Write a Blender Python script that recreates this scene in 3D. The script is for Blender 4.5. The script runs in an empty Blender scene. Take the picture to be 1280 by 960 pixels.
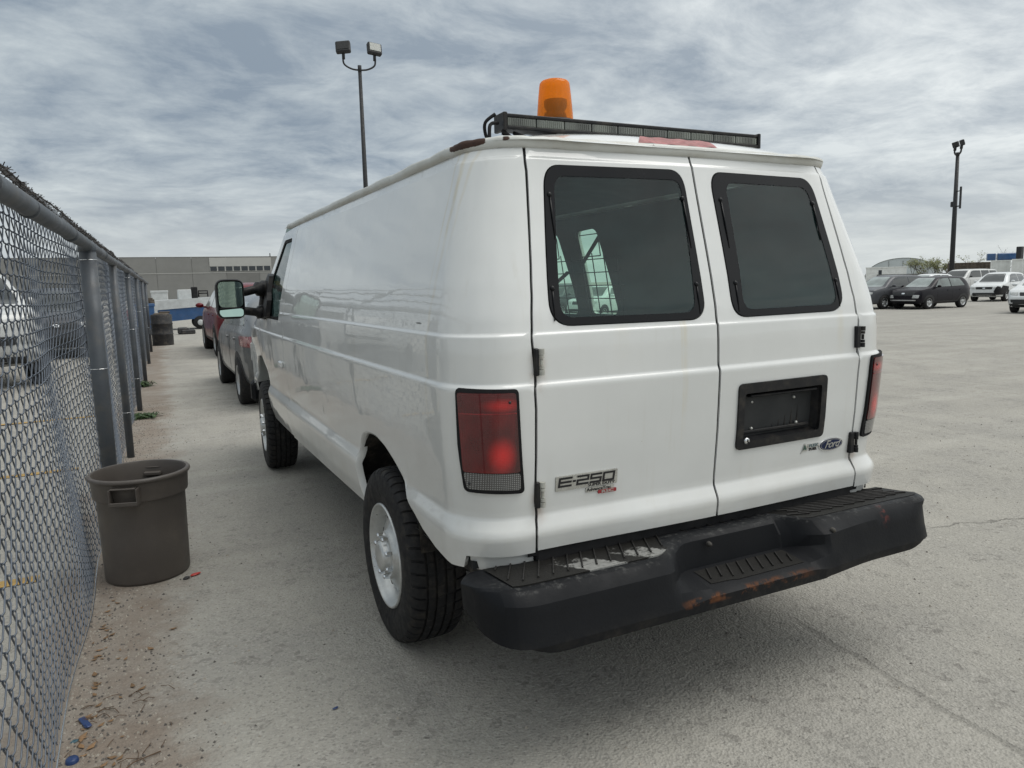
import bpy, math, random, time
import numpy as np
from mathutils import Vector, Matrix
from mathutils.geometry import delaunay_2d_cdt
from mathutils.bvhtree import BVHTree
T0 = time.time()
random.seed(7); RNG = np.random.default_rng(11)
PI = math.pi
SC = bpy.context.scene
COL = SC.collection

# ------------------------------------------------------------------ camera
CAM_LOC = Vector((-1.8009, -2.0083, 1.492)); YAW, PITCH, ROLL, FPX = 0.4572, -0.1341, -0.0261, 924.7
fwd = Vector((math.sin(YAW)*math.cos(PITCH), math.cos(YAW)*math.cos(PITCH), math.sin(PITCH)))
rgt = Vector((math.cos(YAW), -math.sin(YAW), 0)); upv = rgt.cross(fwd)
r2 = rgt*math.cos(ROLL) + upv*math.sin(ROLL); u2 = -rgt*math.sin(ROLL) + upv*math.cos(ROLL)
cd = bpy.data.cameras.new('camera'); cam = bpy.data.objects.new('camera', cd); COL.objects.link(cam)
cam.matrix_world = Matrix(((r2.x, u2.x, -fwd.x, CAM_LOC.x), (r2.y, u2.y, -fwd.y, CAM_LOC.y), (r2.z, u2.z, -fwd.z, CAM_LOC.z), (0, 0, 0, 1)))
cd.sensor_width = 36; cd.lens = FPX*36/1280; cd.clip_start = 0.05; cd.clip_end = 6000
SC.camera = cam
SC.render.resolution_x, SC.render.resolution_y = 1024, 768
SC.view_settings.view_transform = 'Standard'; SC.view_settings.look = 'None'
SC.view_settings.exposure = 0.05; SC.view_settings.gamma = 1.0

# ------------------------------------------------------------------ sky and sun
SUN_AZ, SUN_EL = math.radians(118), math.radians(64)      # azimuth clockwise from +Y
world = bpy.data.worlds.new("World"); SC.world = world; world.use_nodes = True

class NT:
    """small helper round a node tree"""
    def __init__(s, tree): s.t = tree; s.n = tree.nodes; s.l = tree.links
    def node(s, typ, **kw):
        n = s.n.new(typ)
        for k, v in kw.items(): setattr(n, k, v)
        return n
    def put(s, sock, v):
        if hasattr(v, 'links') or isinstance(v, bpy.types.NodeSocket): s.l.new(v, sock)
        elif v is not None:
            if isinstance(v, (tuple, list)) and len(v) == 3 and sock.type == 'RGBA': v = (*v, 1)
            sock.default_value = v
    def math(s, op, a, b=None, c=None, clamp=False):
        n = s.node('ShaderNodeMath', operation=op, use_clamp=clamp)
        for i, v in enumerate((a, b, c)):
            if v is not None: s.put(n.inputs[i], v)
        return n.outputs[0]
    def vmath(s, op, a, b=None):
        n = s.node('ShaderNodeVectorMath', operation=op); s.put(n.inputs[0], a)
        if b is not None: s.put(n.inputs[1], b)
        return n.outputs[1] if op == 'DOT_PRODUCT' or op == 'LENGTH' else n.outputs[0]
    def mix(s, f, a, b, mode='MIX'):
        n = s.node('ShaderNodeMix', data_type='RGBA', blend_type=mode); n.clamp_factor = True
        s.put(n.inputs[0], f); s.put(n.inputs[6], a); s.put(n.inputs[7], b); return n.outputs[2]
    def noise(s, vec, scale, detail=4, rough=.55, dist=0.0, out=0):
        n = s.node('ShaderNodeTexNoise'); s.put(n.inputs['Vector'], vec); s.put(n.inputs['Scale'], scale)
        s.put(n.inputs['Detail'], detail); s.put(n.inputs['Roughness'], rough); s.put(n.inputs['Distortion'], dist)
        return n.outputs[out]
    def voro(s, vec, scale, feature='F1', out=0, rnd=1.0):
        n = s.node('ShaderNodeTexVoronoi', feature=feature); s.put(n.inputs['Vector'], vec); s.put(n.inputs['Scale'], scale)
        s.put(n.inputs['Randomness'], rnd)
        return n.outputs[out]
    def ramp(s, f, lo, hi, a=0.0, b=1.0, smooth=True):
        n = s.node('ShaderNodeMapRange', interpolation_type='SMOOTHSTEP' if smooth else 'LINEAR')
        s.put(n.inputs[0], f)
        for i, v in zip((1, 2, 3, 4), (lo, hi, a, b)): s.put(n.inputs[i], v)
        return n.outputs[0]
    def sep(s, v):
        n = s.node('ShaderNodeSeparateXYZ'); s.put(n.inputs[0], v); return n.outputs
    def comb(s, x, y, z):
        n = s.node('ShaderNodeCombineXYZ')
        for i, v in enumerate((x, y, z)): s.put(n.inputs[i], v)
        return n.outputs[0]
    def mapping(s, v, scale=(1, 1, 1), rot=(0, 0, 0), loc=(0, 0, 0)):
        n = s.node('ShaderNodeMapping'); s.put(n.inputs[0], v)
        n.inputs[1].default_value = loc; n.inputs[2].default_value = rot; n.inputs[3].default_value = scale
        return n.outputs[0]

N3LOC = (1.3, 5.2, 0)
w = NT(world.node_tree); w.n.clear()
wo = w.node('ShaderNodeOutputWorld'); bg = w.node('ShaderNodeBackground'); bg.inputs[1].default_value = 0.1
sky = w.node('ShaderNodeTexSky', sky_type='NISHITA'); sky.sun_disc = False
sky.sun_elevation = SUN_EL; sky.sun_rotation = SUN_AZ; sky.air_density = 1.0; sky.dust_density = 2.0
d = w.node('ShaderNodeTexCoord').outputs['Generated']
dx, dy, dz = w.sep(d)
inv = w.math('DIVIDE', 1.0, w.math('ADD', w.math('MAXIMUM', dz, 0.0), 0.15))
pl = w.comb(w.math('MULTIPLY', dx, inv), w.math('MULTIPLY', dy, inv), 0.0)
warp = w.noise(pl, 0.7, 3, .5, out=1)
pw = w.vmath('ADD', pl, w.vmath('MULTIPLY', w.vmath('SUBTRACT', warp, (.5, .5, .5)), (.5, .5, .5)))
ms = w.mapping(pw, scale=(1.0, 1.12, 1), rot=(0, 0, math.radians(18)))
n1 = w.noise(ms, .95, 9, .55, .35)
n2 = w.noise(w.mapping(pw, scale=(1, 1.1, 1), loc=(3.1, 1.7, 0)), 3.1, 9, .66, .25)
n3 = w.noise(w.mapping(pl, scale=(.28, .5, 1), loc=N3LOC), 1.0, 3, .5)
cl = w.math('ADD', w.math('ADD', w.math('MULTIPLY', n1, .46), w.math('MULTIPLY', n2, .37)), w.math('MULTIPLY', n3, .17))
sd = Vector((math.sin(SUN_AZ)*math.cos(SUN_EL), math.cos(SUN_AZ)*math.cos(SUN_EL), math.sin(SUN_EL)))
toward = w.vmath('DOT_PRODUCT', d, tuple(sd))
glow = w.ramp(toward, .05, .72, 0, 1)
shade = w.ramp(w.math('ADD', cl, w.math('MULTIPLY', glow, .055)), .42, .60, 0, 1, False)
dark = w.mix(glow, (2.55, 3.15, 3.85), (4.7, 5.25, 5.75)); lit = w.mix(glow, (5.6, 6.2, 6.5), (10.3, 10.6, 10.5))
cloud = w.mix(shade, dark, lit)
hz = w.ramp(dz, 0.0, .17, 1, 0)
cloud = w.mix(w.math('MULTIPLY', hz, .68), cloud, (7.0, 7.3, 7.1))
gap = w.ramp(cl, .655, .72, 0, .55)
cloud = w.mix(gap, cloud, sky.outputs[0])
below = w.ramp(dz, -.02, .0, 1, 0)
cloud = w.mix(below, cloud, (3.0, 2.95, 2.8))
w.put(bg.inputs[0], cloud); w.l.new(bg.outputs[0], wo.inputs[0])

sl = bpy.data.lights.new('sun', 'SUN'); sl.energy = 1.5; sl.angle = math.radians(42); sl.color = (1, .965, .91)
so = bpy.data.objects.new('sun', sl); COL.objects.link(so)
so.rotation_euler = (-sd).to_track_quat('-Z', 'Y').to_euler()

# ------------------------------------------------------------------ materials
MATS = {}
def newmat(name):
    m = bpy.data.materials.new(name); m.use_nodes = True; MATS[name] = m
    t = NT(m.node_tree); b = t.n['Principled BSDF']; t.b = b
    t.tc = t.node('ShaderNodeTexCoord'); t.o = t.tc.outputs['Object']
    return m, t, b
def bump(t, h, dist, strength=1.0, nrm=None):
    n = t.node('ShaderNodeBump'); n.inputs['Strength'].default_value = strength; n.inputs['Distance'].default_value = dist
    t.put(n.inputs['Height'], h)
    if nrm: t.put(n.inputs['Normal'], nrm)
    return n.outputs[0]
def M(name, col, rough=.5, metal=0.0, coat=0.0, var=.15, scale=6.0, bmp=0.0, spec=None, dirt=0.0, bscale=None, trans=0.0, ior=None):
    if name in MATS: return MATS[name]
    m, t, b = newmat(name)
    nz = t.noise(t.o, scale, 5, .6)
    f = t.ramp(nz, .3, .7, 1-var, 1+var, False)
    c = t.node('ShaderNodeVectorMath', operation='SCALE'); c.inputs[0].default_value = col; t.put(c.inputs['Scale'], f)
    colr = c.outputs[0]
    if dirt:
        dn = t.ramp(t.noise(t.o, scale*1.7, 6, .7), .45, .75, 0, dirt)
        colr = t.mix(dn, colr, (.20, .17, .13))
    t.put(b.inputs['Base Color'], colr)
    t.put(b.inputs['Roughness'], t.ramp(t.noise(t.o, scale*2.3, 4), .3, .7, max(.02, rough*.8), min(1, rough*1.2), False))
    b.inputs['Metallic'].default_value = metal; b.inputs['Coat Weight'].default_value = coat; b.inputs['Coat Roughness'].default_value = .04
    if spec is not None: b.inputs['Specular IOR Level'].default_value = spec
    if bmp: t.put(b.inputs['Normal'], bump(t, t.noise(t.o, bscale or scale*8, 4), bmp))
    if trans: b.inputs['Transmission Weight'].default_value = trans
    if ior: b.inputs['IOR'].default_value = ior
    return m

# white van paint with dust, scuffs and rusty run-off streaks
def streak(t, axis, c, wd, z0, z1, seed):
    """soft vertical stain centred on coordinate c of an axis, running from z0 down to z1"""
    xyz = t.xyz
    wob = t.math('MULTIPLY', t.math('SUBTRACT', t.noise(t.comb(0, seed, t.math('MULTIPLY', xyz[2], 3)), 1.5, 2), .5), wd*2.2)
    dd = t.math('ABSOLUTE', t.math('SUBTRACT', t.math('ADD', xyz[axis], wob), c))
    g = t.ramp(dd, 0, wd, 1, 0)
    v = t.math('MULTIPLY', t.ramp(xyz[2], z1, z0, 0, 1, False), t.ramp(xyz[2], z0, z0+.01, 1, 0))
    return t.math('MULTIPLY', t.math('MULTIPLY', g, v), t.ramp(t.noise(t.o, 11, 4), .25, .7, .25, 1))
m, t, b = newmat('white_van_paint'); t.xyz = t.sep(t.o)
base = t.mix(t.ramp(t.noise(t.o, 1.3, 5, .6), .3, .7, 0, 1), (.660, .672, .658), (.722, .732, .718))
z = t.xyz[2]
low = t.math('MULTIPLY', t.ramp(z, .45, .95, 1, 0), t.ramp(t.noise(t.o, 3.5, 7, .65), .3, .75, .03, .50))
base = t.mix(low, base, (.47, .44, .37))
spk = t.math('MULTIPLY', t.ramp(t.voro(t.o, 38), .03, .09, 1, 0), t.ramp(t.noise(t.o, 2.2, 2), .60, .68, 0, .7))
base = t.mix(spk, base, (.38, .33, .26))
vs = t.noise(t.mapping(t.o, scale=(9, 9, .6)), 3.0, 4, .6)
base = t.mix(t.ramp(vs, .56, .82, 0, .17), base, (.50, .47, .38))
for ax, c, wd, z0, z1, s, k in ((1, .315, .020, 1.94, .95, 1.0, .62), (1, .365, .012, 1.94, 1.35, 2.0, .5), (1, .27, .012, 1.93, 1.5, 5.0, .35)):
    side = t.ramp(t.xyz[0], -.70, -.66, 1, 0)
    base = t.mix(t.math('MULTIPLY', t.math('MULTIPLY', streak(t, ax, c, wd, z0, z1, s), side), k), base, (.56, .44, .20))
for c, wd, z0, z1, s, k in ((-.145, .016, 1.355, .93, 3.0, .40), (-.16, .006, 1.355, .8, 8.0, .30), (.63, .03, 1.355, 1.15, 4.0, .28), (-.40, .05, 1.355, 1.2, 6.0, .12)):
    rear = t.ramp(t.xyz[1], .05, .08, 1, 0)
    base = t.mix(t.math('MULTIPLY', t.math('MULTIPLY', streak(t, 0, c, wd, z0, z1, s), rear), k), base, (.60, .50, .27))
# rust weeping from the hinges
for hx, hz_ in ((-.715, .79), (-.715, 1.23), (.735, .79)):
    dd = t.vmath('LENGTH', t.vmath('MULTIPLY', t.vmath('SUBTRACT', t.o, (hx, -.01, hz_)), (1, 0, .45)))
    base = t.mix(t.math('MULTIPLY', t.ramp(dd, .0, .045, .55, 0), t.ramp(t.noise(t.o, 30, 4), .3, .7, .2, 1)), base, (.36, .23, .14))
t.put(b.inputs['Base Color'], base)
t.put(b.inputs['Roughness'], t.ramp(t.noise(t.o, 2.6, 6, .65), .3, .75, .30, .52))
b.inputs['Coat Weight'].default_value = 1.0
t.put(b.inputs['Coat Roughness'], t.ramp(t.noise(t.o, 1.7, 6, .6), .35, .8, .008, .04))
b.inputs['Coat IOR'].default_value = 1.55
wav = t.math('ADD', t.noise(t.mapping(t.o, scale=(1, 1, .75)), 2.6, 2, .4), t.math('MULTIPLY', t.noise(t.o, 9, 2), .10))
t.put(b.inputs['Coat Normal'], bump(t, wav, .0035)); t.put(b.inputs['Normal'], bump(t, wav, .0035))

# rain gutter: white with rust eaten patches
m, t, b = newmat('gutter_paint'); t.xyz = t.sep(t.o)
nn = t.noise(t.o, 14, 6, .7)
p1 = t.math('MULTIPLY', t.ramp(t.math('ABSOLUTE', t.math('SUBTRACT', t.xyz[1], .33)), .05, .17, 1, 0), t.ramp(t.xyz[0], -.74, -.775, 0, 1))
p1 = t.math('MULTIPLY', p1, t.ramp(t.xyz[2], 1.936, 1.950, .35, 1))
p2 = t.math('MULTIPLY', t.ramp(t.vmath('LENGTH', t.vmath('SUBTRACT', t.o, (-.72, .185, 1.965))), .008, .035, .9, 0), 1.0)
p3 = t.ramp(t.vmath('LENGTH', t.vmath('SUBTRACT', t.o, (-.50, .165, 1.93))), .004, .02, .5, 0)
p4 = t.ramp(t.vmath('LENGTH', t.vmath('SUBTRACT', t.o, (-.77, 1.0, 1.96))), .03, .10, .8, 0)
pm = t.math('MAXIMUM', t.math('MAXIMUM', p1, p2), t.math('MULTIPLY', p3, 1.0))
msk = t.ramp(t.math('ADD', pm, t.math('MULTIPLY', t.math('SUBTRACT', nn, .5), 1.3)), .50, .62, 0, 1)
gen = t.ramp(t.noise(t.o, 22, 5, .7), .66, .74, 0, .6)
c0 = t.mix(t.ramp(t.noise(t.o, 5, 4), .35, .7, 0, .6), (.60, .61, .58), (.42, .40, .34))
c1 = t.mix(t.math('MAXIMUM', msk, gen), c0, t.mix(t.noise(t.o, 40, 3), (.022, .014, .013), (.085, .040, .024)))
t.put(b.inputs['Base Color'], c1); t.put(b.inputs['Roughness'], t.math('ADD', .35, t.math('MULTIPLY', msk, .5)))
t.put(b.inputs['Normal'], bump(t, t.math('ADD', nn, msk), .002))

# dark seam sealing, plastics, rubber, metals
M('black_rubber', (.010, .010, .011), .75, spec=.25, bmp=.0006, scale=12)
M('seam_black', (.006, .006, .007), .8)
M('window_frit', (.008, .0085, .010), .25, coat=.08, var=.1, scale=3, spec=.18)
M('black_plastic', (.011, .0115, .013), .48, spec=.28, bmp=.0005, scale=9, bscale=240, dirt=.18)
M('dark_steel', (.03, .03, .03), .6, metal=.4, dirt=.5)
M('underbody', (.014, .013, .012), .85, dirt=.5, var=.4)
M('silver_wheel', (.56, .57, .56), .33, metal=.55, dirt=.34, scale=11, bmp=.0004)
M('chrome', (.75, .76, .77), .12, metal=1.0, var=.05)
M('rib_rubber', (.020, .019, .018), .6, spec=.3, var=.4, scale=30)
M('brake_dark', (.02, .018, .016), .7, dirt=.5)
M('cargo_liner', (.020, .022, .023), .8, var=.3, scale=2)
M('grey_bracket', (.22, .23, .22), .55, dirt=.3)
M('hinge_paint', (.42, .42, .38), .5, dirt=.7, scale=30)
M('badge_silver', (.55, .55, .52), .3, metal=.6, dirt=.25, scale=25)
M('badge_black', (.012, .012, .014), .35)
M('badge_red', (.32, .03, .035), .35)
M('badge_blue', (.006, .016, .060), .3, coat=.1, spec=.2)
M('badge_green', (.05, .10, .08), .35)
M('badge_teal', (.10, .16, .18), .4)
M('decal_red', (.34, .13, .13), .6, dirt=.5, var=.3, scale=30)

# bumper: scuffed blue-black paint with rust along the step lip
m, t, b = newmat('bumper_black'); t.xyz = t.sep(t.o)
c = t.mix(t.noise(t.o, 5, 6, .65), (.006, .0065, .008), (.0115, .0125, .0145))
sc = t.ramp(t.noise(t.mapping(t.o, scale=(1, 1, 5)), 16, 7, .75), .66, .78, 0, .3)
c = t.mix(sc, c, (.09, .095, .10))
edge = t.math('MULTIPLY', t.ramp(t.xyz[2], .598, .612, 0, 1), t.ramp(t.noise(t.o, 34, 6, .75), .50, .70, 0, .32))
c = t.mix(edge, c, (.20, .20, .19))
xm = t.math('MULTIPLY', t.ramp(t.xyz[0], -.38, -.30, 0, 1), t.ramp(t.xyz[0], .12, .26, 1, 0))
zm = t.math('MULTIPLY', t.ramp(t.xyz[2], .452, .462, 0, 1), t.ramp(t.xyz[2], .478, .487, 1, 0))
ym = t.ramp(t.xyz[1], -.215, -.235, 0, 1)
rm = t.math('MULTIPLY', t.math('MULTIPLY', t.math('MULTIPLY', xm, zm), ym), t.ramp(t.noise(t.o, 6.5, 6, .7), .46, .54, 0, 1))
c = t.mix(rm, c, t.mix(t.noise(t.o, 45, 5, .7), (.045, .022, .014), (.17, .068, .030)))
r2m = t.math('MULTIPLY', t.ramp(t.vmath('LENGTH', t.vmath('MULTIPLY', t.vmath('SUBTRACT', t.o, (.66, -.17, .575)), (1.6, 1, .8))), .0, .05, 1, 0), t.ramp(t.noise(t.o, 50, 4), .4, .6, 0, .6))
c = t.mix(r2m, c, (.22, .05, .035))
dl = t.math('MULTIPLY', t.ramp(t.xyz[2], .40, .50, 1, 0), t.ramp(t.noise(t.o, 18, 6, .7), .4, .7, 0, .5))
c = t.mix(dl, c, (.06, .054, .045))
t.put(b.inputs['Base Color'], c)
b.inputs['Specular IOR Level'].default_value = .15
t.put(b.inputs['Roughness'], t.math('ADD', t.ramp(t.noise(t.o, 7, 5), .3, .7, .40, .62), t.math('MULTIPLY', rm, .3)))
t.put(b.inputs['Normal'], bump(t, t.math('ADD', t.noise(t.o, 3.5, 3), t.math('MULTIPLY', t.noise(t.o, 90, 3), .25)), .0022))
# step pad: black rubber worn to bright metal in patches
m, t, b = newmat('step_pad'); t.xyz = t.sep(t.o)
c = t.mix(t.noise(t.o, 18, 6, .65), (.006, .006, .0058), (.022, .021, .019))
def blob(cx, wx):
    return t.ramp(t.math('ABSOLUTE', t.math('SUBTRACT', t.math('ADD', t.xyz[0], t.math('MULTIPLY', t.xyz[1], .6)), cx)), wx*.5, wx, 1, 0)
bm = t.math('MAXIMUM', blob(-.675, .10), t.math('MULTIPLY', blob(-.47, .10), .95))
bm = t.math('MULTIPLY', bm, t.ramp(t.xyz[1], -.12, .02, 1.0, .55))
bn = t.ramp(t.math('ADD', t.math('MULTIPLY', bm, .55), t.noise(t.mapping(t.o, scale=(1, 1, 1)), 30, 8, .8)), .90, 1.0, 0, 1)
c = t.mix(bn, c, t.mix(t.noise(t.o, 60, 3), (.12, .12, .115), (.36, .36, .345)))
t.put(b.inputs['Base Color'], c); b.inputs['Specular IOR Level'].default_value = .2
t.put(b.inputs['Roughness'], t.math('SUBTRACT', .60, t.math('MULTIPLY', bn, .15)))
t.put(b.inputs['Normal'], bump(t, t.noise(t.o, 120, 3), .0012))

# tail lamp lenses
m, t, b = newmat('lens_red'); t.xyz = t.sep(t.o)
tx = t.math('ABSOLUTE', t.xyz[0])
spot = t.ramp(t.vmath('LENGTH', t.vmath('MULTIPLY', t.vmath('SUBTRACT', t.comb(tx, 0, t.xyz[2]), (.845, 0, .965)), (1, 0, .72))), .0, .052, 1, 0)
spot2 = t.ramp(t.vmath('LENGTH', t.vmath('MULTIPLY', t.vmath('SUBTRACT', t.comb(tx, 0, t.xyz[2]), (.845, 0, 1.125)), (.6, 0, 1.6))), .0, .045, 1, 0)
blk = t.ramp(t.noise(t.mapping(t.o, scale=(1, 1, .7)), 12, 2, .4), .30, .70, .25, 1)
c = t.mix(blk, (.050, .002, .004), (.155, .004, .006))
c = t.mix(t.ramp(t.xyz[2], 1.098, 1.102, 0, .55), c, (.05, .003, .005))
c = t.mix(t.ramp(tx, .800, .812, .6, 0), c, (.03, .002, .003))
c = t.mix(t.math('MULTIPLY', t.math('MAXIMUM', spot, t.math('MULTIPLY', spot2, .7)), .85), c, (.75, .014, .014))
t.put(b.inputs['Base Color'], c); b.inputs['Roughness'].default_value = .22; b.inputs['Coat Weight'].default_value = 1
wv = t.node('ShaderNodeTexWave', wave_type='BANDS', bands_direction='X'); t.put(wv.inputs[0], t.o); wv.inputs['Scale'].default_value = 60
wv2 = t.node('ShaderNodeTexWave', wave_type='BANDS', bands_direction='Z'); t.put(wv2.inputs[0], t.o); wv2.inputs['Scale'].default_value = 60
t.put(b.inputs['Normal'], bump(t, t.math('ADD', wv.outputs['Fac'], wv2.outputs['Fac']), .0003))
m, t, b = newmat('lens_clear')
wv = t.node('ShaderNodeTexWave', wave_type='BANDS', bands_direction='X'); t.put(wv.inputs[0], t.o); wv.inputs['Scale'].default_value = 50
wv2 = t.node('ShaderNodeTexWave', wave_type='BANDS', bands_direction='Z'); t.put(wv2.inputs[0], t.o); wv2.inputs['Scale'].default_value = 50
g = t.math('MULTIPLY', wv.outputs['Fac'], wv2.outputs['Fac'])
t.put(b.inputs['Base Color'], t.mix(t.ramp(g, .1, .7, 0, 1), (.07, .07, .07), t.mix(t.noise(t.o, 9, 2), (.16, .16, .155), (.42, .42, .41))))
b.inputs['Roughness'].default_value = .25; b.inputs['Coat Weight'].default_value = 1; t.put(b.inputs['Normal'], bump(t, g, .001))

def glass(name, tint, refl=.9, rough=.0, dust_sheen=.0):
    m = bpy.data.materials.new(name); m.use_nodes = True; MATS[name] = m; t = NT(m.node_tree); t.n.clear()
    o = t.node('ShaderNodeOutputMaterial'); tr = t.node('ShaderNodeBsdfTransparent'); tr.inputs[0].default_value = (*tint, 1)
    gl = t.node('ShaderNodeBsdfGlossy'); gl.inputs['Roughness'].default_value = rough; gl.inputs[0].default_value = (refl, refl, refl, 1)
    fr = t.node('ShaderNodeFresnel'); ge = t.node('ShaderNodeNewGeometry'); t.put(fr.inputs[0], t.math('SUBTRACT', 1.5, t.math('MULTIPLY', ge.outputs['Backfacing'], 1.5-1/1.5)))
    mx = t.node('ShaderNodeMixShader'); t.l.new(fr.outputs[0], mx.inputs[0]); t.l.new(tr.outputs[0], mx.inputs[1]); t.l.new(gl.outputs[0], mx.inputs[2])
    out = mx.outputs[0]
    if dust_sheen:
        tc = t.node('ShaderNodeTexCoord').outputs['Object']
        df = t.node('ShaderNodeBsdfDiffuse'); df.inputs[0].default_value = (.17, .33, .33, 1)  # teal diffuse layer: dust plus the sky reflection painted into the pane
        m2 = t.node('ShaderNodeMixShader')
        f = t.math('ADD', t.ramp(t.noise(t.mapping(tc, scale=(1, 1, 3)), 5, 6, .65), .25, .8, dust_sheen*.35, dust_sheen*1.5, False), t.ramp(t.sep(tc)[2], 1.75, 1.35, 0, dust_sheen*.9))  # patchy film, thicker low down to paint in the reflected ground and horizon
        t.put(m2.inputs[0], f); t.l.new(out, m2.inputs[1]); t.l.new(df.outputs[0], m2.inputs[2]); out = m2.outputs[0]
    t.l.new(out, o.inputs[0]); return m
glass('rear_glass', (.70, .88, .80), dust_sheen=.048)
glass('side_glass', (.78, .95, .84), dust_sheen=.02)
glass('cab_glass', (.30, .36, .34), dust_sheen=.05)
m = glass('beacon_glass', (1.0, .50, .02)); nt = NT(m.node_tree)
mo = [n for n in nt.n if n.type == 'OUTPUT_MATERIAL'][0]; prev = mo.inputs[0].links[0].from_socket
tl = nt.node('ShaderNodeBsdfTranslucent'); tl.inputs[0].default_value = (1.0, .40, .012, 1)
df = nt.node('ShaderNodeBsdfDiffuse'); df.inputs[0].default_value = (.95, .32, .01, 1)
a1 = nt.node('ShaderNodeMixShader'); a1.inputs[0].default_value = .5; nt.l.new(tl.outputs[0], a1.inputs[1]); nt.l.new(df.outputs[0], a1.inputs[2])
a2 = nt.node('ShaderNodeMixShader'); a2.inputs[0].default_value = .42; nt.l.new(prev, a2.inputs[1]); nt.l.new(a1.outputs[0], a2.inputs[2]); nt.l.new(a2.outputs[0], mo.inputs[0])
M('mirror_glass', (.42, .56, .50), .02, metal=1.0, var=.02)

# light bar lenses
m, t, b = newmat('bar_lens'); t.xyz = t.sep(t.o)
wv = t.node('ShaderNodeTexWave', wave_type='BANDS', bands_direction='X'); t.put(wv.inputs[0], t.o); wv.inputs['Scale'].default_value = 35
cc = t.mix(t.ramp(t.noise(t.mapping(t.o, scale=(1, 0, 0)), 6, 1), .45, .55, 0, 1), (.085, .090, .078), (.18, .195, .165))
t.put(b.inputs['Base Color'], t.mix(t.math('MULTIPLY', wv.outputs['Fac'], .4), cc, (.13, .14, .12))); b.inputs['Roughness'].default_value = .3; b.inputs['Coat Weight'].default_value = .8
t.put(b.inputs['Normal'], bump(t, wv.outputs['Fac'], .001))

M('fence_wire', (.125, .145, .175), .42, metal=.5, var=.2, scale=3, dirt=.15)
M('fence_pipe', (.080, .090, .102), .55, metal=.2, var=.2, scale=4, bmp=.0004, dirt=.30)
M('barbed_wire', (.05, .045, .042), .7, metal=.4, var=.4)
M('can_plastic', (.080, .069, .061), .50, var=.10, scale=3, bmp=.0006, bscale=120, dirt=.16)
M('drum_plastic', (.020, .020, .022), .6, dirt=.35)
M('red_plastic', (.45, .03, .02), .4)
M('blue_plastic', (.015, .04, .13), .4)
M('teal_glass', (.03, .09, .12), .3)
M('dry_twig', (.12, .075, .045), .85, var=.4)
M('dead_leaf', (.20, .12, .06), .8, var=.4)
M('weed_green', (.045, .085, .022), .65, var=.4, scale=20)
M('weed_dark', (.030, .060, .018), .65, var=.4, scale=20)
M('bark', (.09, .08, .065), .85, var=.3)
M('spring_leaf', (.19, .20, .07), .6, var=.4, scale=3)
M('pole_steel', (.020, .021, .023), .6, var=.2)
M('lamp_glass', (.25, .27, .25), .2, coat=.5)
M('concrete_panel', (.215, .215, .205), .85, var=.07, scale=.25)
M('concrete_panel_dark', (.172, .172, .164), .85, var=.07, scale=.25)
M('concrete_pale', (.40, .40, .38), .8, var=.06, scale=.3)
M('facade_glass', (.03, .036, .042), .15, var=.2)
M('joint_grey', (.17, .17, .165), .8)
M('white_metal_wall', (.74, .75, .72), .6, var=.1, scale=1.2, dirt=.25)
M('tent_fabric', (.50, .54, .54), .7, var=.08, scale=.6)
M('rust_wall', (.085, .070, .055), .85, var=.5, scale=2.2, dirt=.4)
M('yellow_paint', (.40, .25, .06), .6, dirt=.5, scale=8, var=.3)
M('machine_yellow', (.55, .30, .02), .45, dirt=.3)
M('machine_blue', (.025, .085, .21), .4, coat=.3, dirt=.15, scale=4)
M('machine_white', (.52, .54, .54), .45, dirt=.15, scale=4)
M('car_glass', (.020, .026, .026), .06, coat=.5, var=.2)
M('side_pale', (.10, .125, .12), .12, coat=.6, var=.5, scale=2.5)
M('windscreen_pale', (.16, .20, .19), .10, coat=.8, var=.35, scale=2.5)
M('tyre', (.017, .017, .018), .72, spec=.25, bmp=.0006, scale=14, dirt=.14)
M('plastic_trim', (.020, .021, .022), .6)
M('head_lens', (.42, .43, .42), .12, coat=1, var=.3, scale=18)
M('tail_red', (.22, .010, .014), .15, coat=1, var=.3, scale=20)
M('alloy', (.45, .46, .46), .35, metal=.6)
M('primer_grey', (.10, .105, .105), .6, dirt=.4, scale=9)
M('film_plastic', (.40, .42, .44), .22, coat=.6, var=.25, scale=7, bmp=.01, bscale=9)
for nm, c, dv in (('paint_graphite', (.075, .078, .086), .0), ('paint_black', (.008, .007, .011), .0), ('paint_white_suv', (.66, .68, .68), .05), ('paint_silver', (.15, .157, .162), .25), ('paint_red', (.13, .006, .010), .0), ('paint_white_truck', (.55, .56, .55), .1)):
    M(nm, c, .32, metal=.15 if 'white' not in nm else 0, coat=.06 if nm == 'paint_black' else .18 if nm in ('paint_black', 'paint_graphite', 'paint_red') else .5, var=.06, scale=2, dirt=dv, spec=.25 if nm in ('paint_black', 'paint_graphite', 'paint_red') else None)

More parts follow.
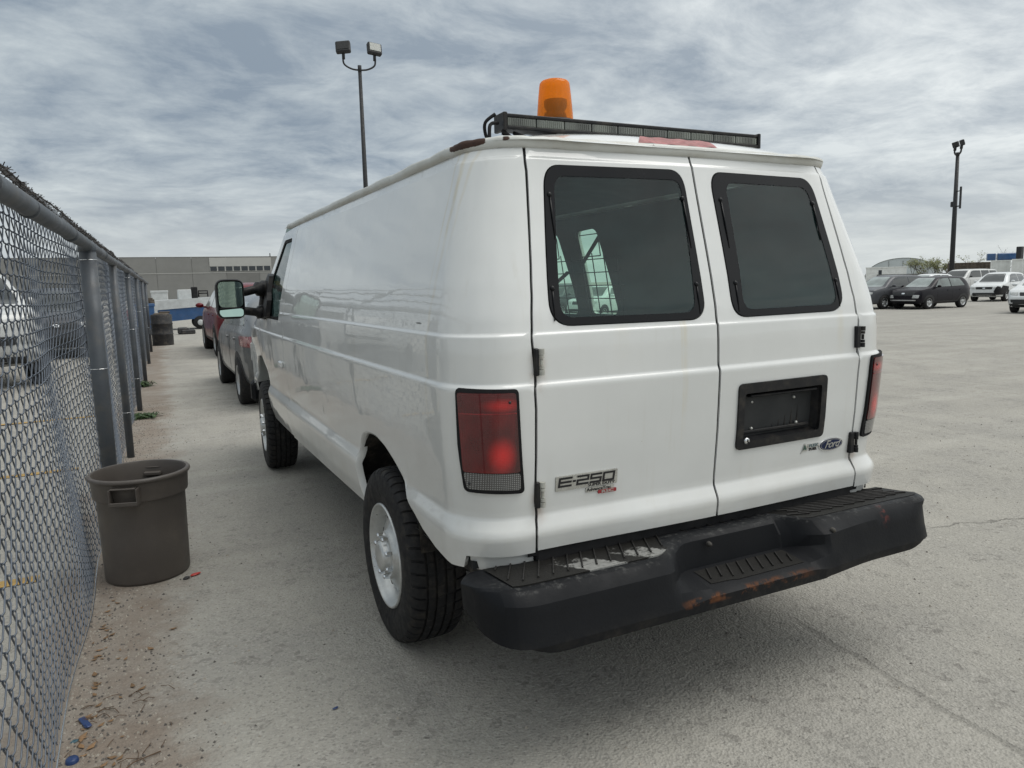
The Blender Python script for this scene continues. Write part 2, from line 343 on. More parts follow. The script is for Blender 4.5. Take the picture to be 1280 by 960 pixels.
# ------------------------------------------------------------------ mesh helpers
def tag(o, label=None, cat=None, group=None, kind=None):
    for k, v in (('label', label), ('category', cat), ('group', group), ('kind', kind)):
        if v: o[k] = v
    return o
def thing(name, label, cat, loc=(0, 0, 0), rz=0.0, group=None):
    o = bpy.data.objects.new(name, None); COL.objects.link(o); o.location = loc; o.rotation_euler = (0, 0, rz)
    o.empty_display_size = .2
    return tag(o, label, cat, group)
def link(name, me, parent=None):
    o = bpy.data.objects.new(name, me); COL.objects.link(o)
    if parent is not None: o.parent = parent
    return o
class MB:
    def __init__(s): s.v = []; s.f = []; s.sm = []
    def add(s, vs, fs, smooth=False):
        k = len(s.v); s.v.extend([tuple(v) for v in vs]); s.f.extend([tuple(i+k for i in f) for f in fs]); s.sm.extend([smooth]*len(fs)); return s
    def box(s, lo, hi, bev=0.0, M4=None):
        x0, y0, z0 = lo; x1, y1, z1 = hi
        if bev <= 0:
            vs = [(x, y, z) for z in (z0, z1) for y in (y0, y1) for x in (x0, x1)]
            fs = [(0, 2, 3, 1), (4, 5, 7, 6), (0, 1, 5, 4), (2, 6, 7, 3), (0, 4, 6, 2), (1, 3, 7, 5)]
        else:
            b_ = bev; vs = []; idx = {}
            for cx, X in ((0, x0), (1, x1)):
                for cy, Y in ((0, y0), (1, y1)):
                    for cz, Z in ((0, z0), (1, z1)):
                        sx, sy, sz = (1-2*cx), (1-2*cy), (1-2*cz)
                        for a in range(3):
                            off = [b_*sx, b_*sy, b_*sz]; off[a] = 0
                            idx[(cx, cy, cz, a)] = len(vs); vs.append((X+off[0], Y+off[1], Z+off[2]))
            fs = []
            I = lambda c, a: idx[(*c, a)]
            for a in range(3):
                o1, o2 = [k for k in range(3) if k != a]
                for sa in (0, 1):
                    q = []
                    for (p, r) in ((0, 0), (1, 0), (1, 1), (0, 1)):
                        c = [0, 0, 0]; c[a] = sa; c[o1] = p; c[o2] = r; q.append(I(c, a))
                    if (sa == 1) ^ (a == 1): fs.append(tuple(q))
                    else: fs.append(tuple(reversed(q)))
            for a in range(3):
                o1, o2 = [k for k in range(3) if k != a]
                for p in (0, 1):
                    for r in (0, 1):
                        c0 = [0, 0, 0]; c0[o1] = p; c0[o2] = r; c1 = list(c0); c1[a] = 1
                        fs.append((I(c0, o1), I(c0, o2), I(c1, o2), I(c1, o1)))
            for cx in (0, 1):
                for cy in (0, 1):
                    for cz in (0, 1): fs.append(tuple(idx[(cx, cy, cz, a)] for a in range(3)))
        if M4 is not None: vs = [tuple(M4 @ Vector(v)) for v in vs]
        return s.add(vs, fs)
    def tube(s, pts, r, n=8, caps=True, closed=False, smooth=True):
        pts = [Vector(p) for p in pts]; m = len(pts); rs = r if isinstance(r, (list, tuple)) else [r]*m
        vs = []; prev = None
        for i, p in enumerate(pts):
            if closed: tdir = pts[(i+1) % m]-pts[i-1]
            else: tdir = pts[min(i+1, m-1)]-pts[max(i-1, 0)]
            tdir.normalize()
            if prev is None: a = tdir.orthogonal().normalized()
            else:
                a = prev-tdir*prev.dot(tdir); a = a.normalized() if a.length > 1e-6 else tdir.orthogonal().normalized()
            prev = a; bb = tdir.cross(a)
            for k in range(n):
                th = 2*PI*k/n; vs.append(p+(a*math.cos(th)+bb*math.sin(th))*rs[i])
        fs = []; seg = m if closed else m-1
        for i in range(seg):
            j = (i+1) % m
            for k in range(n): fs.append((i*n+k, i*n+(k+1) % n, j*n+(k+1) % n, j*n+k))
        if caps and not closed: fs.append(tuple(reversed(range(n)))); fs.append(tuple((m-1)*n+k for k in range(n)))
        return s.add(vs, fs, smooth)
    def lathe(s, prof, n=32, axis='z', c=(0, 0, 0), smooth=True, rfun=None):
        """prof: list of (r, h); closed ends where r == 0"""
        vs = []; fs = []
        for (r, h) in prof:
            for k in range(n):
                th = 2*PI*k/n; rr = r*(rfun(th) if rfun else 1); a, b_ = rr*math.cos(th), rr*math.sin(th)
                vs.append({'z': (a, b_, h), 'x': (h, a, b_), 'y': (a, h, b_)}[axis])
        vs = [(v[0]+c[0], v[1]+c[1], v[2]+c[2]) for v in vs]
        for i in range(len(prof)-1):
            for k in range(n):
                q = (i*n+k, i*n+(k+1) % n, (i+1)*n+(k+1) % n, (i+1)*n+k)
                fs.append(q if axis != 'y' else tuple(reversed(q)))
        return s.add(vs, fs, smooth)
    def grid(s, P, smooth=True, flip=False):
        m, n = len(P), len(P[0]); vs = [p for row in P for p in row]; fs = []
        for i in range(m-1):
            for j in range(n-1):
                q = (i*n+j, i*n+j+1, (i+1)*n+j+1, (i+1)*n+j); fs.append(tuple(reversed(q)) if flip else q)
        return s.add(vs, fs, smooth)
    def build(s, name, mat, parent=None, autosmooth=None, loc=None, fixn=False):
        me = bpy.data.meshes.new(name); me.from_pydata(s.v, [], s.f); me.materials.append(MATS[mat] if isinstance(mat, str) else mat)
        me.polygons.foreach_set('use_smooth', s.sm)
        if fixn:
            import bmesh
            bm = bmesh.new(); bm.from_mesh(me); bmesh.ops.remove_doubles(bm, verts=bm.verts, dist=1e-5); bmesh.ops.recalc_face_normals(bm, faces=bm.faces); bm.to_mesh(me); bm.free()
        me.update()
        if autosmooth: me.set_sharp_from_angle(angle=math.radians(autosmooth))
        o = link(name, me, parent)
        if loc: o.location = loc
        return o
def densify(poly, step):
    out = []
    for i, p in enumerate(poly):
        q = poly[(i+1) % len(poly)]; L = math.dist(p, q); n = max(1, int(math.ceil(L/step)))
        for k in range(n): out.append((p[0]+(q[0]-p[0])*k/n, p[1]+(q[1]-p[1])*k/n))
    return out
def roundpoly(poly, r, n=6):
    """round the corners of a polygon; r one radius or a list"""
    out = []; m_ = len(poly)
    for i, p in enumerate(poly):
        rr = r[i] if isinstance(r, (list, tuple)) else r
        if rr <= 0: out.append(p); continue
        a = Vector(poly[i-1]); b_ = Vector(p); c = Vector(poly[(i+1) % m_])
        d1 = (a-b_); d2 = (c-b_); k = min(rr, d1.length*.49, d2.length*.49); d1.normalize(); d2.normalize()
        p0 = b_+d1*k; p2 = b_+d2*k
        for j in range(n+1):
            t_ = j/n; q = p0*(1-t_)**2+b_*2*t_*(1-t_)+p2*t_*t_; out.append((q.x, q.y))
    return out
def inside(pts, poly):
    pts = np.asarray(pts); x, y = pts[:, 0], pts[:, 1]; P_ = np.asarray(poly); res = np.zeros(len(pts), bool)
    x0, y0 = P_[:, 0], P_[:, 1]; x1, y1 = np.roll(x0, -1), np.roll(y0, -1)
    for a, b_, c, d_ in zip(x0, y0, x1, y1):
        if b_ == d_: continue
        cond = ((b_ > y) != (d_ > y)) & (x < (c-a)*(y-b_)/(d_-b_)+a); res ^= cond
    return res
def mindist(pts, poly):
    pts = np.asarray(pts); P_ = np.asarray(poly); dd = np.full(len(pts), 1e9)
    Q = np.roll(P_, -1, axis=0)
    for a, b_ in zip(P_, Q):
        ab = b_-a; L = max(1e-12, ab@ab); tt = np.clip(((pts-a)@ab)/L, 0, 1); dd = np.minimum(dd, np.hypot(*(pts-(a+tt[:, None]*ab)).T))
    return dd
def tri2d(outer, holes, us, vs, step, margin):
    outer = densify(outer, step); holes = [densify(h, step) for h in holes]
    pts = list(outer); edges = [(i, (i+1) % len(outer)) for i in range(len(outer))]
    for h in holes:
        k = len(pts); pts += h; edges += [(k+i, k+(i+1) % len(h)) for i in range(len(h))]
    nb = len(pts)
    G = np.array([(a, b_) for a in us for b_ in vs])
    if len(G):
        ok = inside(G, outer)
        for h in holes: ok &= ~inside(G, h)
        G = G[ok]
        if len(G):
            dd = mindist(G, outer)
            for h in holes: dd = np.minimum(dd, mindist(G, h))
            G = G[dd > margin]
        pts += [tuple(g) for g in G]
    V, E_, F, ov, oe, of_ = delaunay_2d_cdt([Vector(p) for p in pts], edges, [], 1, 1e-6)
    V = [(v.x, v.y) for v in V]; cen = np.array([np.mean([V[i] for i in f], axis=0) for f in F])
    ok = inside(cen, outer)
    for h in holes: ok &= ~inside(cen, h)
    F = [f for f, k in zip(F, ok) if k]
    cnt = {}
    for f in F:
        for i in range(len(f)):
            e = (f[i], f[(i+1) % len(f)]); cnt[e] = cnt.get(e, 0)+1
    bd = [e for e in cnt if (e[1], e[0]) not in cnt]
    return V, F, bd
def patch(name, SF, outer, holes, us, vs, mat, parent, off=0.0, skirt=.012, step=.03, margin=.008, lip=.0012):
    """SF(u, v) -> (point, outward normal). A smooth panel with hole cut-outs and turned-in edges."""
    V, F, bd = tri2d(outer, holes, us, vs, step, margin)
    PN = [SF(*v) for v in V]; pos = [p+n*off for p, n in PN]; nrm = [n for p, n in PN]; faces = []
    for f in F:
        a, b_, c = (pos[i] for i in f[:3]); fn = (b_-a).cross(c-a)
        faces.append(f if fn.dot(nrm[f[0]]) > 0 else list(reversed(f)))
    smooth = [True]*len(faces); n0 = len(pos)
    if skirt > 0:
        ring = {}
        def dup(i, k):
            if (i, k) not in ring:
                ring[(i, k)] = len(pos); p, n = PN[i]
                pos.append(p+n*(off-(0 if k == 0 else skirt))); nrm.append(sk[i])
            return ring[(i, k)]
        sk = {}
        for (a, b_) in bd:
            e = pos[b_]-pos[a]; s_ = e.cross(PN[a][1])
            for i in (a, b_): sk[i] = sk.get(i, Vector((0, 0, 0)))+s_
        for i in sk: sk[i] = sk[i].normalized() if sk[i].length > 0 else PN[i][1]
        # bd edges follow the face winding of F before reversal: orient outwards with the panel centre on the other side
        for (a, b_) in bd:
            q = [dup(a, 0), dup(b_, 0), dup(b_, 1), dup(a, 1)]; faces.append(q); smooth.append(True)
    me = bpy.data.meshes.new(name); me.from_pydata([tuple(p) for p in pos], [], [tuple(f) for f in faces])
    me.materials.append(MATS[mat]); me.polygons.foreach_set('use_smooth', smooth); me.update()
    # orient skirt normals to match each skirt face
    for i in range(n0, len(pos)): pass
    me.normals_split_custom_set_from_vertices([tuple(n) for n in nrm[:n0]]+[(0, 0, 0)]*(len(pos)-n0))
    return link(name, me, parent)
def catmull(pts, n=8, closed=False):
    P_ = [Vector(p) for p in pts]; m_ = len(P_); out = []
    for i in range(m_ if closed else m_-1):
        g = lambda k: P_[k % m_] if closed else P_[min(max(k, 0), m_-1)]
        p0, p1, p2, p3 = g(i-1), g(i), g(i+1), g(i+2)
        for k in range(n):
            t_ = k/n; out.append(.5*((2*p1)+(-p0+p2)*t_+(2*p0-5*p1+4*p2-p3)*t_*t_+(-p0+3*p1-3*p2+p3)*t_**3))
    if not closed: out.append(P_[-1])
    return out
def copy_tree(src, loc, rz, label=None, group=None):
    r = src.copy(); COL.objects.link(r); r.location = loc; r.rotation_euler = (0, 0, rz)
    if label: r['label'] = label
    if group: r['group'] = group
    for ch in list(src.children):
        c = ch.copy(); COL.objects.link(c); c.parent = r
        for g in ch.children:
            d_ = g.copy(); COL.objects.link(d_); d_.parent = c
    return r

# ------------------------------------------------------------------ ground
m, t, b = newmat('lot_surface')
o = t.o; X, Y, Z = t.sep(o)
big = t.noise(o, .22, 5, .6); mid = t.noise(o, 1.6, 6, .62); fine = t.noise(o, 22, 6, .7)
sw = t.noise(t.mapping(o, scale=(.25, 1.6, 1), rot=(0, 0, .35)), 1.1, 5, .6)
c = t.mix(t.ramp(big, .3, .7, 0, 1), (.318, .303, .268), (.372, .356, .316))
c = t.mix(t.ramp(mid, .38, .72, 0, .5), c, (.275, .267, .250))
c = t.mix(t.ramp(sw, .45, .72, 0, .5), c, (.43, .412, .365))
c = t.mix(t.math('MULTIPLY', t.ramp(t.noise(t.mapping(o, scale=(1, .30, 1), rot=(0, 0, -.5)), 2.6, 9, .74), .48, .66, 0, .45), t.ramp(big, .35, .6, .3, 1)), c, (.235, .225, .205))
# exposed stones in the binder: pale and dark grains
v1 = t.voro(o, 115, out=1); vs_ = t.sep(v1)[0]
c = t.mix(t.ramp(vs_, .80, .97, 0, .40), c, (.48, .462, .42)); c = t.mix(t.ramp(vs_, .20, .03, 0, .42), c, (.15, .145, .135))
v2 = t.voro(o, 42, out=1); vt = t.sep(v2)[1]
c = t.mix(t.math('MULTIPLY', t.ramp(vt, .90, .97, 0, .55), t.ramp(mid, .45, .6, .1, 1)), c, (.17, .16, .145))
v3 = t.sep(t.voro(o, 17, out=1))[2]
c = t.mix(t.math('MULTIPLY', t.ramp(v3, .93, .99, 0, .45), t.ramp(t.noise(o, 60, 4, .7), .42, .6, 0, 1)), c, (.12, .112, .10))
pit = t.math('MULTIPLY', t.ramp(t.noise(o, 34, 3, .6), .66, .74, 0, 1), t.ramp(t.noise(o, 1.0, 4), .42, .62, .12, 1))
c = t.mix(t.math('MULTIPLY', pit, .62), c, (.11, .105, .095))
# brown dirt verge along the fence line
xf = t.math('SUBTRACT', X, t.math('ADD', -2.188, t.math('MULTIPLY', Y, .0225)))
vw = t.math('ADD', xf, t.math('MULTIPLY', t.math('SUBTRACT', t.noise(o, 1.5, 8, .72), .5), .95))
verge = t.math('MULTIPLY', t.ramp(vw, .22, .50, 1, 0), t.ramp(vw, -.35, -.1, 0, 1))
dirtc = t.mix(t.noise(o, 30, 6, .75), (.125, .098, .078), (.31, .255, .205))
c = t.mix(t.math('MULTIPLY', verge, t.ramp(t.noise(o, 2.6, 7, .7), .25, .65, .45, .95)), c, dirtc)
# dry oil marks where cars stand, and a long crack
for (sx, sy, sr, st) in ((-.35, 1.6, .9, .20), (.1, 3.4, .8, .22), (3.6, 4.6, .5, .22), (4.5, 7.5, .7, .16), (2.8, 2.2, .45, .10), (1.2, -.6, .7, .08), (6.5, 10.5, 1.2, .16)):
    dd = t.vmath('LENGTH', t.vmath('MULTIPLY', t.vmath('SUBTRACT', o, (sx, sy, 0)), (1, .8, 0)))
    dd = t.math('ADD', dd, t.math('MULTIPLY', t.math('SUBTRACT', t.noise(o, 3, 5), .5), sr*1.1))
    c = t.mix(t.ramp(dd, 0, sr, st, 0), c, (.10, .095, .085))
def crack(ax, ay, bx, by, wd, wob, st, sc_):
    dx_, dy_ = bx-ax, by-ay; L = math.hypot(dx_, dy_); nx, ny = -dy_/L, dx_/L
    dist = t.math('ADD', t.math('MULTIPLY', t.math('SUBTRACT', X, ax), nx), t.math('MULTIPLY', t.math('SUBTRACT', Y, ay), ny))
    along = t.math('ADD', t.math('MULTIPLY', t.math('SUBTRACT', X, ax), dx_/L), t.math('MULTIPLY', t.math('SUBTRACT', Y, ay), dy_/L))
    dist = t.math('ABSOLUTE', t.math('ADD', dist, t.math('MULTIPLY', t.math('SUBTRACT', t.noise(o, sc_, 6, .7), .5), wob)))
    lim = t.math('MULTIPLY', t.ramp(along, -.1, .2, 0, 1), t.ramp(along, L-.3, L, 1, 0))
    return t.math('MULTIPLY', t.math('MULTIPLY', t.ramp(dist, wd*.3, wd, 1, 0), lim), st)
ck = t.math('MAXIMUM', crack(.64, .25, .49, -1.2, .022, .12, .34, 6), t.math('MAXIMUM', crack(2.2, .7, 5.0, .1, .010, .3, .55, 3), crack(-1.2, 9, 9, 6.5, .03, .8, .4, 1)))
c = t.mix(ck, c, (.10, .095, .085))
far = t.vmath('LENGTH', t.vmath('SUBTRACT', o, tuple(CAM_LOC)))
trk = t.noise(t.mapping(o, scale=(.9, .10, 1), rot=(0, 0, .28)), 1.6, 6, .6)
c = t.mix(t.ramp(trk, .52, .70, 0, .34), c, (.245, .236, .214))
trk2 = t.noise(t.mapping(o, scale=(.10, .9, 1), rot=(0, 0, .12), loc=(3, 7, 0)), 1.2, 6, .62)
c = t.mix(t.ramp(trk2, .54, .70, 0, .30), c, (.44, .425, .385))
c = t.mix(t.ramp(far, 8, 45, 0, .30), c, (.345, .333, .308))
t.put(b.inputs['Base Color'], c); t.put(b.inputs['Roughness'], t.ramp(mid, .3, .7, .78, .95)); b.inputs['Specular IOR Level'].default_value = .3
hh = t.math('ADD', t.math('MULTIPLY', fine, .9), t.math('ADD', t.math('MULTIPLY', t.voro(o, 105), .55), t.math('MULTIPLY', t.voro(o, 36), .35)))
hh = t.math('SUBTRACT', hh, t.math('MULTIPLY', pit, .8)); hh = t.math('SUBTRACT', hh, t.math('MULTIPLY', ck, 1.5))
t.put(b.inputs['Normal'], bump(t, hh, .0085, .9))
g = MB()
xs = sorted(set([-2500, -600, -150, -40]+[round(-12+i*1.0, 2) for i in range(50)]+[60, 150, 600, 2500]))
ys = sorted(set([-1500, -300, -60, -15]+[round(-6+i*1.0, 2) for i in range(50)]+[60, 150, 600, 3500]))
def gz(x, y):
    near = max(0.0, 1-max(abs(x-5)/25, abs(y-12)/25)); return -.0 if near <= 0 else -.012*near*(1+math.sin(x*.8+y*.5))*(abs(x-.0) > 3)
g.grid([[(x, y, gz(x, y)) for x in xs] for y in ys])
tag(g.build('ground', 'lot_surface'), kind='structure')

# yellow bay lines on the far side of the fence
for i, (yy, ln) in enumerate(((2.52, 'nearest'), (5.30, 'second'), (8.40, 'third'))):
    lm = MB(); lm.grid([[(x, yy+dy_+.015*math.sin(x*3+i), .005) for x in np.linspace(-7.2, -2.42, 20)] for dy_ in (-.05, .05)])
    o = lm.build('parking_line', 'yellow_paint'); tag(o, kind='structure')

# ------------------------------------------------------------------ THE VAN
WH = .985
DZ = [(.40, .060), (.50, .040), (.58, .020), (.66, .010), (.695, .006), (.712, .010), (.752, .030), (.772, .030), (.82, .026), (.95, .014), (1.08, .007), (1.168, .003), (1.176, .0045), (1.186, .0120),
      (1.20, .0125), (1.28, .014), (1.3315, .017), (1.334, .0175), (1.3405, .0235), (1.40, .032), (1.50, .055), (1.60, .082), (1.70, .110), (1.80, .138), (1.894, .1630), (1.9005, .1685), (1.95, .188), (2.0, .22)]
DZz = np.array([a for a, _ in DZ]); DZd = np.array([b_ for _, b_ in DZ])
zz_ = np.arange(.38, 2.02, .001); raw = np.interp(zz_, DZz, DZd)
def smooth_arr(a, n):
    k = np.hanning(n*2+3)[1:-1]; k /= k.sum(); return np.convolve(np.pad(a, len(k)//2, mode='edge'), k, mode='valid')
broad = smooth_arr(raw, 9)
wcrease = np.clip(1-np.minimum(np.abs(zz_-1.181), np.minimum(np.abs(zz_-1.337), np.abs(zz_-1.897)))/.02, 0, 1)
dsm = broad*(1-wcrease)+smooth_arr(raw, 2)*wcrease
def dprof(z): return float(np.interp(z, zz_, dsm))
RC = .2
def van_pt(u, z, s):
    """u: arc length round the plan outline from the rear centre; s: -1 left side, +1 right side"""
    dd = dprof(z); W = WH-dd; R = dd; su = u; u = abs(u)
    if su < 0: s = -s
    if u < .785:
        x = u*(W-RC)/.785; y = R-.0075*(1+math.cos(PI*u/.785))
    elif u < .785+RC*PI/2:
        a = (u-.785)/RC; x = W-RC+RC*math.sin(a); y = R+RC-RC*math.cos(a)
    else:
        t_ = u-.785-RC*PI/2; x = W; y = RC+R*max(0, 1-t_/.5)+t_
        x += .006*math.sin(min(1, t_/3.6)*PI)
        if y > 3.5: x -= .05*((y-3.5)/1.7)**2
    return Vector((s*x, y, z))
def VS(s):
    def f(u, z):
        e = .0015; p = van_pt(u, z, s); a = van_pt(u+e, z, s)-van_pt(u-e, z, s); c = van_pt(u, z+e, s)-van_pt(u, z-e, s)
        n = a.cross(c)*(1 if s > 0 else -1)
        if n.y > 0 and abs(u) < .7: n = -n
        if n.x*s < 0 and u > 1.0: n = -n
        return p, n.normalized()
    return f
def u_of_x(x, z):
    """u for a signed half-width position on the rear face (x >= 0)"""
    sg = 1 if x >= 0 else -1; x = abs(x); W = WH-dprof(z)
    if x <= W-RC: return sg*x*.785/(W-RC)
    return sg*(.785+RC*math.asin(min(1, (x-(W-RC))/RC)))
def u_of_y(y): return y+.785+RC*PI/2-RC
ZL = sorted(set([round(v, 4) for v in np.arange(.46, 1.96, .035)]+[.66, .68, .695, .703, .711, .72, .735, .745, .752, .76, .77, .785]+[1.160, 1.168, 1.173, 1.177, 1.181, 1.185, 1.190, 1.198, 1.325, 1.331, 1.334, 1.337, 1.3405, 1.346, 1.888, 1.894, 1.897, 1.900, 1.906]))
van = thing('cargo_van', 'white cargo van with rust-edged roof gutter, double rear doors and black step bumper', 'van')
seam_x = lambda z: float(np.interp(z, [.60, .70, .74, 1.17, 1.343, 1.94], [.733, .735, .727, .728, .728, .655]))
def seam_u(z, dx_=0.0): return u_of_x(seam_x(z)+dx_, z)
SZ = [.60, .636, .66, .69, .715, .74, .80, .95, 1.10, 1.18, 1.26, 1.343, 1.36, 1.45, 1.55, 1.65, 1.75, 1.85, 1.93]
YA = .94                                                        # rear axle
arch_r = [(1.275, .52), (1.31, .62), (1.315, .72), (1.285, .79), (1.22, .845), (1.12, .872), (1.00, .875), (.88, .852), (.78, .815), (.68, .765), (.58, .710), (.49, .672)]
arch_f = [(4.96, .64), (4.93, .74), (4.83, .84), (4.68, .91), (4.50, .93), (4.30, .90), (4.15, .84), (4.06, .76), (4.03, .66), (4.00, .56)]
for s, nm in ((-1, 'left'), (1, 'right')):
    SF = VS(s)
    seam = [(seam_u(z, .0048), z) for z in SZ if z >= .636]
    u0 = u_of_y
    outer = list(reversed(seam)) + [(.93, .636), (.985, .634), (1.0, .590), (1.06, .585), (u0(.30), .602), (u0(.42), .635)]
    outer += [(u0(y), z) for y, z in reversed(arch_r)]
    outer += [(u0(1.30), .507), (u0(3.130), .490), (u0(3.130), 1.345), (u0(3.16), 1.60), (u0(3.19), 1.93)]
    outer = [(max(a, 0), b_) for a, b_ in outer]
    outer = outer[::-1]
    holes = []
    if s > 0:
        holes = [roundpoly([(u0(1.985), 1.28), (u0(2.31), 1.28), (u0(2.29), 1.83), (u0(2.04), 1.84)], .05),
                 roundpoly([(u0(2.47), 1.27), (u0(3.04), 1.27), (u0(3.00), 1.84), (u0(2.53), 1.84)], .05)]
    us = [round(.72+i*.0196, 4) for i in range(22)]+list(np.arange(1.15, 4.2, .075))
    patch('side_panel', SF, outer, holes, us, ZL, 'white_van_paint', van, step=.03, margin=.006, skirt=.02)
    # folded flange of the wheel arch
    am = MB(); P_ = []
    ar = [(y, z) for y, z in arch_r]; cm = catmull([(y, z, 0) for y, z in ar], 4)
    for q in cm:
        p, n = SF(u0(q.x), q.y); cy, cz = YA+.03, .50
        dv = Vector((0, cy-q.x, cz-q.y)).normalized()
        P_.append([p+n*.001, p+dv*.010-n*.004, p+dv*.012-n*.03])
    am.grid(P_); am.build('wheel_arch_lip', 'white_van_paint', van)
    # corner valance below the panel
    ov = [(seam_u(.61, .002), .575), (seam_u(.61, .002), .634), (.985, .634), (.985, .575)]
    patch('corner_valance', SF, ov, [], list(np.arange(.7, 1.0, .02)), [.59, .605, .62], 'white_van_paint', van, off=-.020, skirt=.02)
    # cab door
    dpoly = [(u0(3.136), .50), (u0(3.93), .50), (u0(4.02), .60), (u0(4.06), .75), (u0(4.10), .86), (u0(4.33), .95), (u0(4.36), 1.30), (u0(3.98), 1.66), (u0(3.74), 1.91), (u0(3.20), 1.93), (u0(3.166), 1.60), (u0(3.136), 1.345)]
    wpoly = roundpoly([(u0(3.30), 1.285), (u0(4.17), 1.285), (u0(3.66), 1.85), (u0(3.33), 1.85)], [.04, .03, .04, .04])
    patch('cab_door', SF, dpoly, [wpoly], list(np.arange(3.9, 5.3, .08)), ZL, 'white_van_paint', van)
    patch('cab_window_trim', SF, wpoly, [roundpoly([(u0(3.325), 1.305), (u0(4.12), 1.305), (u0(3.65), 1.83), (u0(3.35), 1.83)], .03)], [], [], 'black_rubber', van, off=-.004, skirt=.01)
    patch('cab_window', SF, wpoly, [], list(np.arange(4.2, 5.0, .08)), [1.4, 1.5, 1.6, 1.7], 'cab_glass', van, off=-.010, skirt=0)
    # front wing
    fen = [(u0(4.365), .95), (u0(4.40), .955)]+[(u0(y), z) for y, z in reversed(arch_f) if y > 4.35][:0]
    fen = [(u0(4.37), 1.30), (u0(4.36), .96), (u0(4.50), .955), (u0(4.70), .93), (u0(4.85), .86), (u0(4.95), .76), (u0(4.98), .60), (u0(5.16), .58), (u0(5.20), 1.00), (u0(5.10), 1.12), (u0(4.80), 1.22)]
    patch('front_wing', SF, fen, [], list(np.arange(5.2, 6.1, .08)), ZL, 'white_van_paint', van)
    # dark lining inside the wall
    lin = [(-.0, .64), (u0(3.15), .56), (u0(3.15), 1.93), (0, 1.93)]
    lh = [[(u_of_x(.05, 1.33), 1.36), (u_of_x(.665, 1.36), 1.36), (u_of_x(.60, 1.87), 1.87), (u_of_x(.05, 1.87), 1.87)]] + [list(h) for h in holes]
    if s < 0: lh = [[(u_of_x(.05, 1.33), 1.36), (u_of_x(.665, 1.36), 1.36), (u_of_x(.60, 1.87), 1.87), (u_of_x(.05, 1.87), 1.87)]]
    lh.append([(u0(.35), .565), (u0(.42), .80), (u0(1.0), .93), (u0(1.40), .85), (u0(1.42), .565)])
    lin = [(0, .64), (u0(.3), .64), (u0(.3), .56), (u0(3.15), .56), (u0(3.15), 1.93), (0, 1.93)]
    patch('wall_lining', SF, lin, lh, list(np.arange(.1, 4.1, .12)), list(np.arange(.6, 1.95, .12)), 'cargo_liner', van, off=-.035, skirt=0, step=.06)
    if s > 0:
        for h in holes:
            patch('cargo_door_window', SF, h, [], list(np.arange(2.5, 4.2, .1)), [1.4, 1.5, 1.6, 1.7], 'side_glass', van, off=-.012, skirt=0)
    # wheel housing
    hm = MB(); PP = []
    for k in range(19):
        a = PI*k/18; PP.append([(s*xx, YA+.03+.43*math.cos(a), .50+.40*math.sin(a)) for xx in (.945, .62)])
    hm.grid(PP); hm.grid([[(s*.62, YA+.03+r_*.43*math.cos(PI*k/18), .50+r_*.40*math.sin(PI*k/18)) for k in range(19)] for r_ in (0, 1)])
    hm.build('wheel_housing', 'underbody', van)

# rear doors
win_L = [(-.660, 1.353), (-.045, 1.351), (-.045, 1.878), (-.594, 1.872)]
def xz2uz(x, z): return (u_of_x(abs(x), z)*(1 if x >= 0 else -1), z)
def door(side):
    s = side; SF = VS(s)
    A = lambda x, z: (u_of_x(x, z), z)
    seam = [(seam_u(z, -.0048), z) for z in SZ if z >= .65]
    seam[0] = (seam_u(.641, -.0048), .641)
    outer = [(A(.0048, .641))]+seam+[(seam_u(1.93, -.0048), 1.93), A(.0048, 1.93)]
    wx0 = .045 if s < 0 else .073
    fr = roundpoly([A(wx0, 1.352), A(.661, 1.355), A(.603, 1.876), A(wx0, 1.879)], [.075, .085, .075, .075], 8)
    holes = [fr]
    if s > 0:
        pw_ = roundpoly([A(.105, .886), A(.530, .886), A(.530, 1.098), A(.105, 1.098)], .02)
        holes.append(pw_)
    dr = patch('rear_door', SF, outer, holes, list(np.arange(.012, .84, .020)), ZL, 'white_van_paint', van, skirt=.018, margin=.0025, step=.010)
    # window: glass sheet with black edge print
    inn = roundpoly([A(wx0+.047 if s < 0 else .128, 1.379), A(.621, 1.382), A(.570, 1.838), A(wx0+.020 if s < 0 else .142, 1.841)], [.05, .05, .05, .05], 8)
    frin = roundpoly([A(wx0+.003, 1.355), A(.658, 1.358), A(.600, 1.873), A(wx0+.003, 1.876)], [.075, .085, .075, .075], 8)
    wf = patch('window_frame', SF, frin, [inn], list(np.arange(.05, .8, .05)), list(np.arange(1.37, 1.87, .05)), 'window_frit', dr, off=.003, skirt=.012)
    patch('window_pane', SF, inn, [], list(np.arange(.05, .8, .05)), list(np.arange(1.37, 1.87, .05)), 'rear_glass', dr, off=.001, skirt=0)
    # latches
    for (x, z, tz) in ((.640 if s < 0 else .630, 1.475, 1.372), (.598 if s < 0 else .585, 1.775, 1.63), (wx0+.028 if s < 0 else .105, 1.475, 1.372), (wx0+.024 if s < 0 else .105, 1.775, 1.60)):
        p, n = SF(*A(x, z)); p2, n2 = SF(*A(x*(1.008 if x > .4 else 1), tz)); lm = MB()
        q = n.to_track_quat('Z', 'Y').to_matrix().to_4x4()
        lv = MB(); lv.lathe([(0, .009), (.006, .0085), (.008, .006), (.009, .002), (.009, 0)], 14)
        lm.add([p+q @ Vector(v) for v in lv.v], lv.f, True)
        lm.tube([p+n*.004, p*.5+p2*.5+n*.006, p2+n*.003], [.0035, .003, .002], 6)
        lm.build('window_latch', 'window_frit', dr)
    return dr
doorL, doorR = door(-1), door(1)
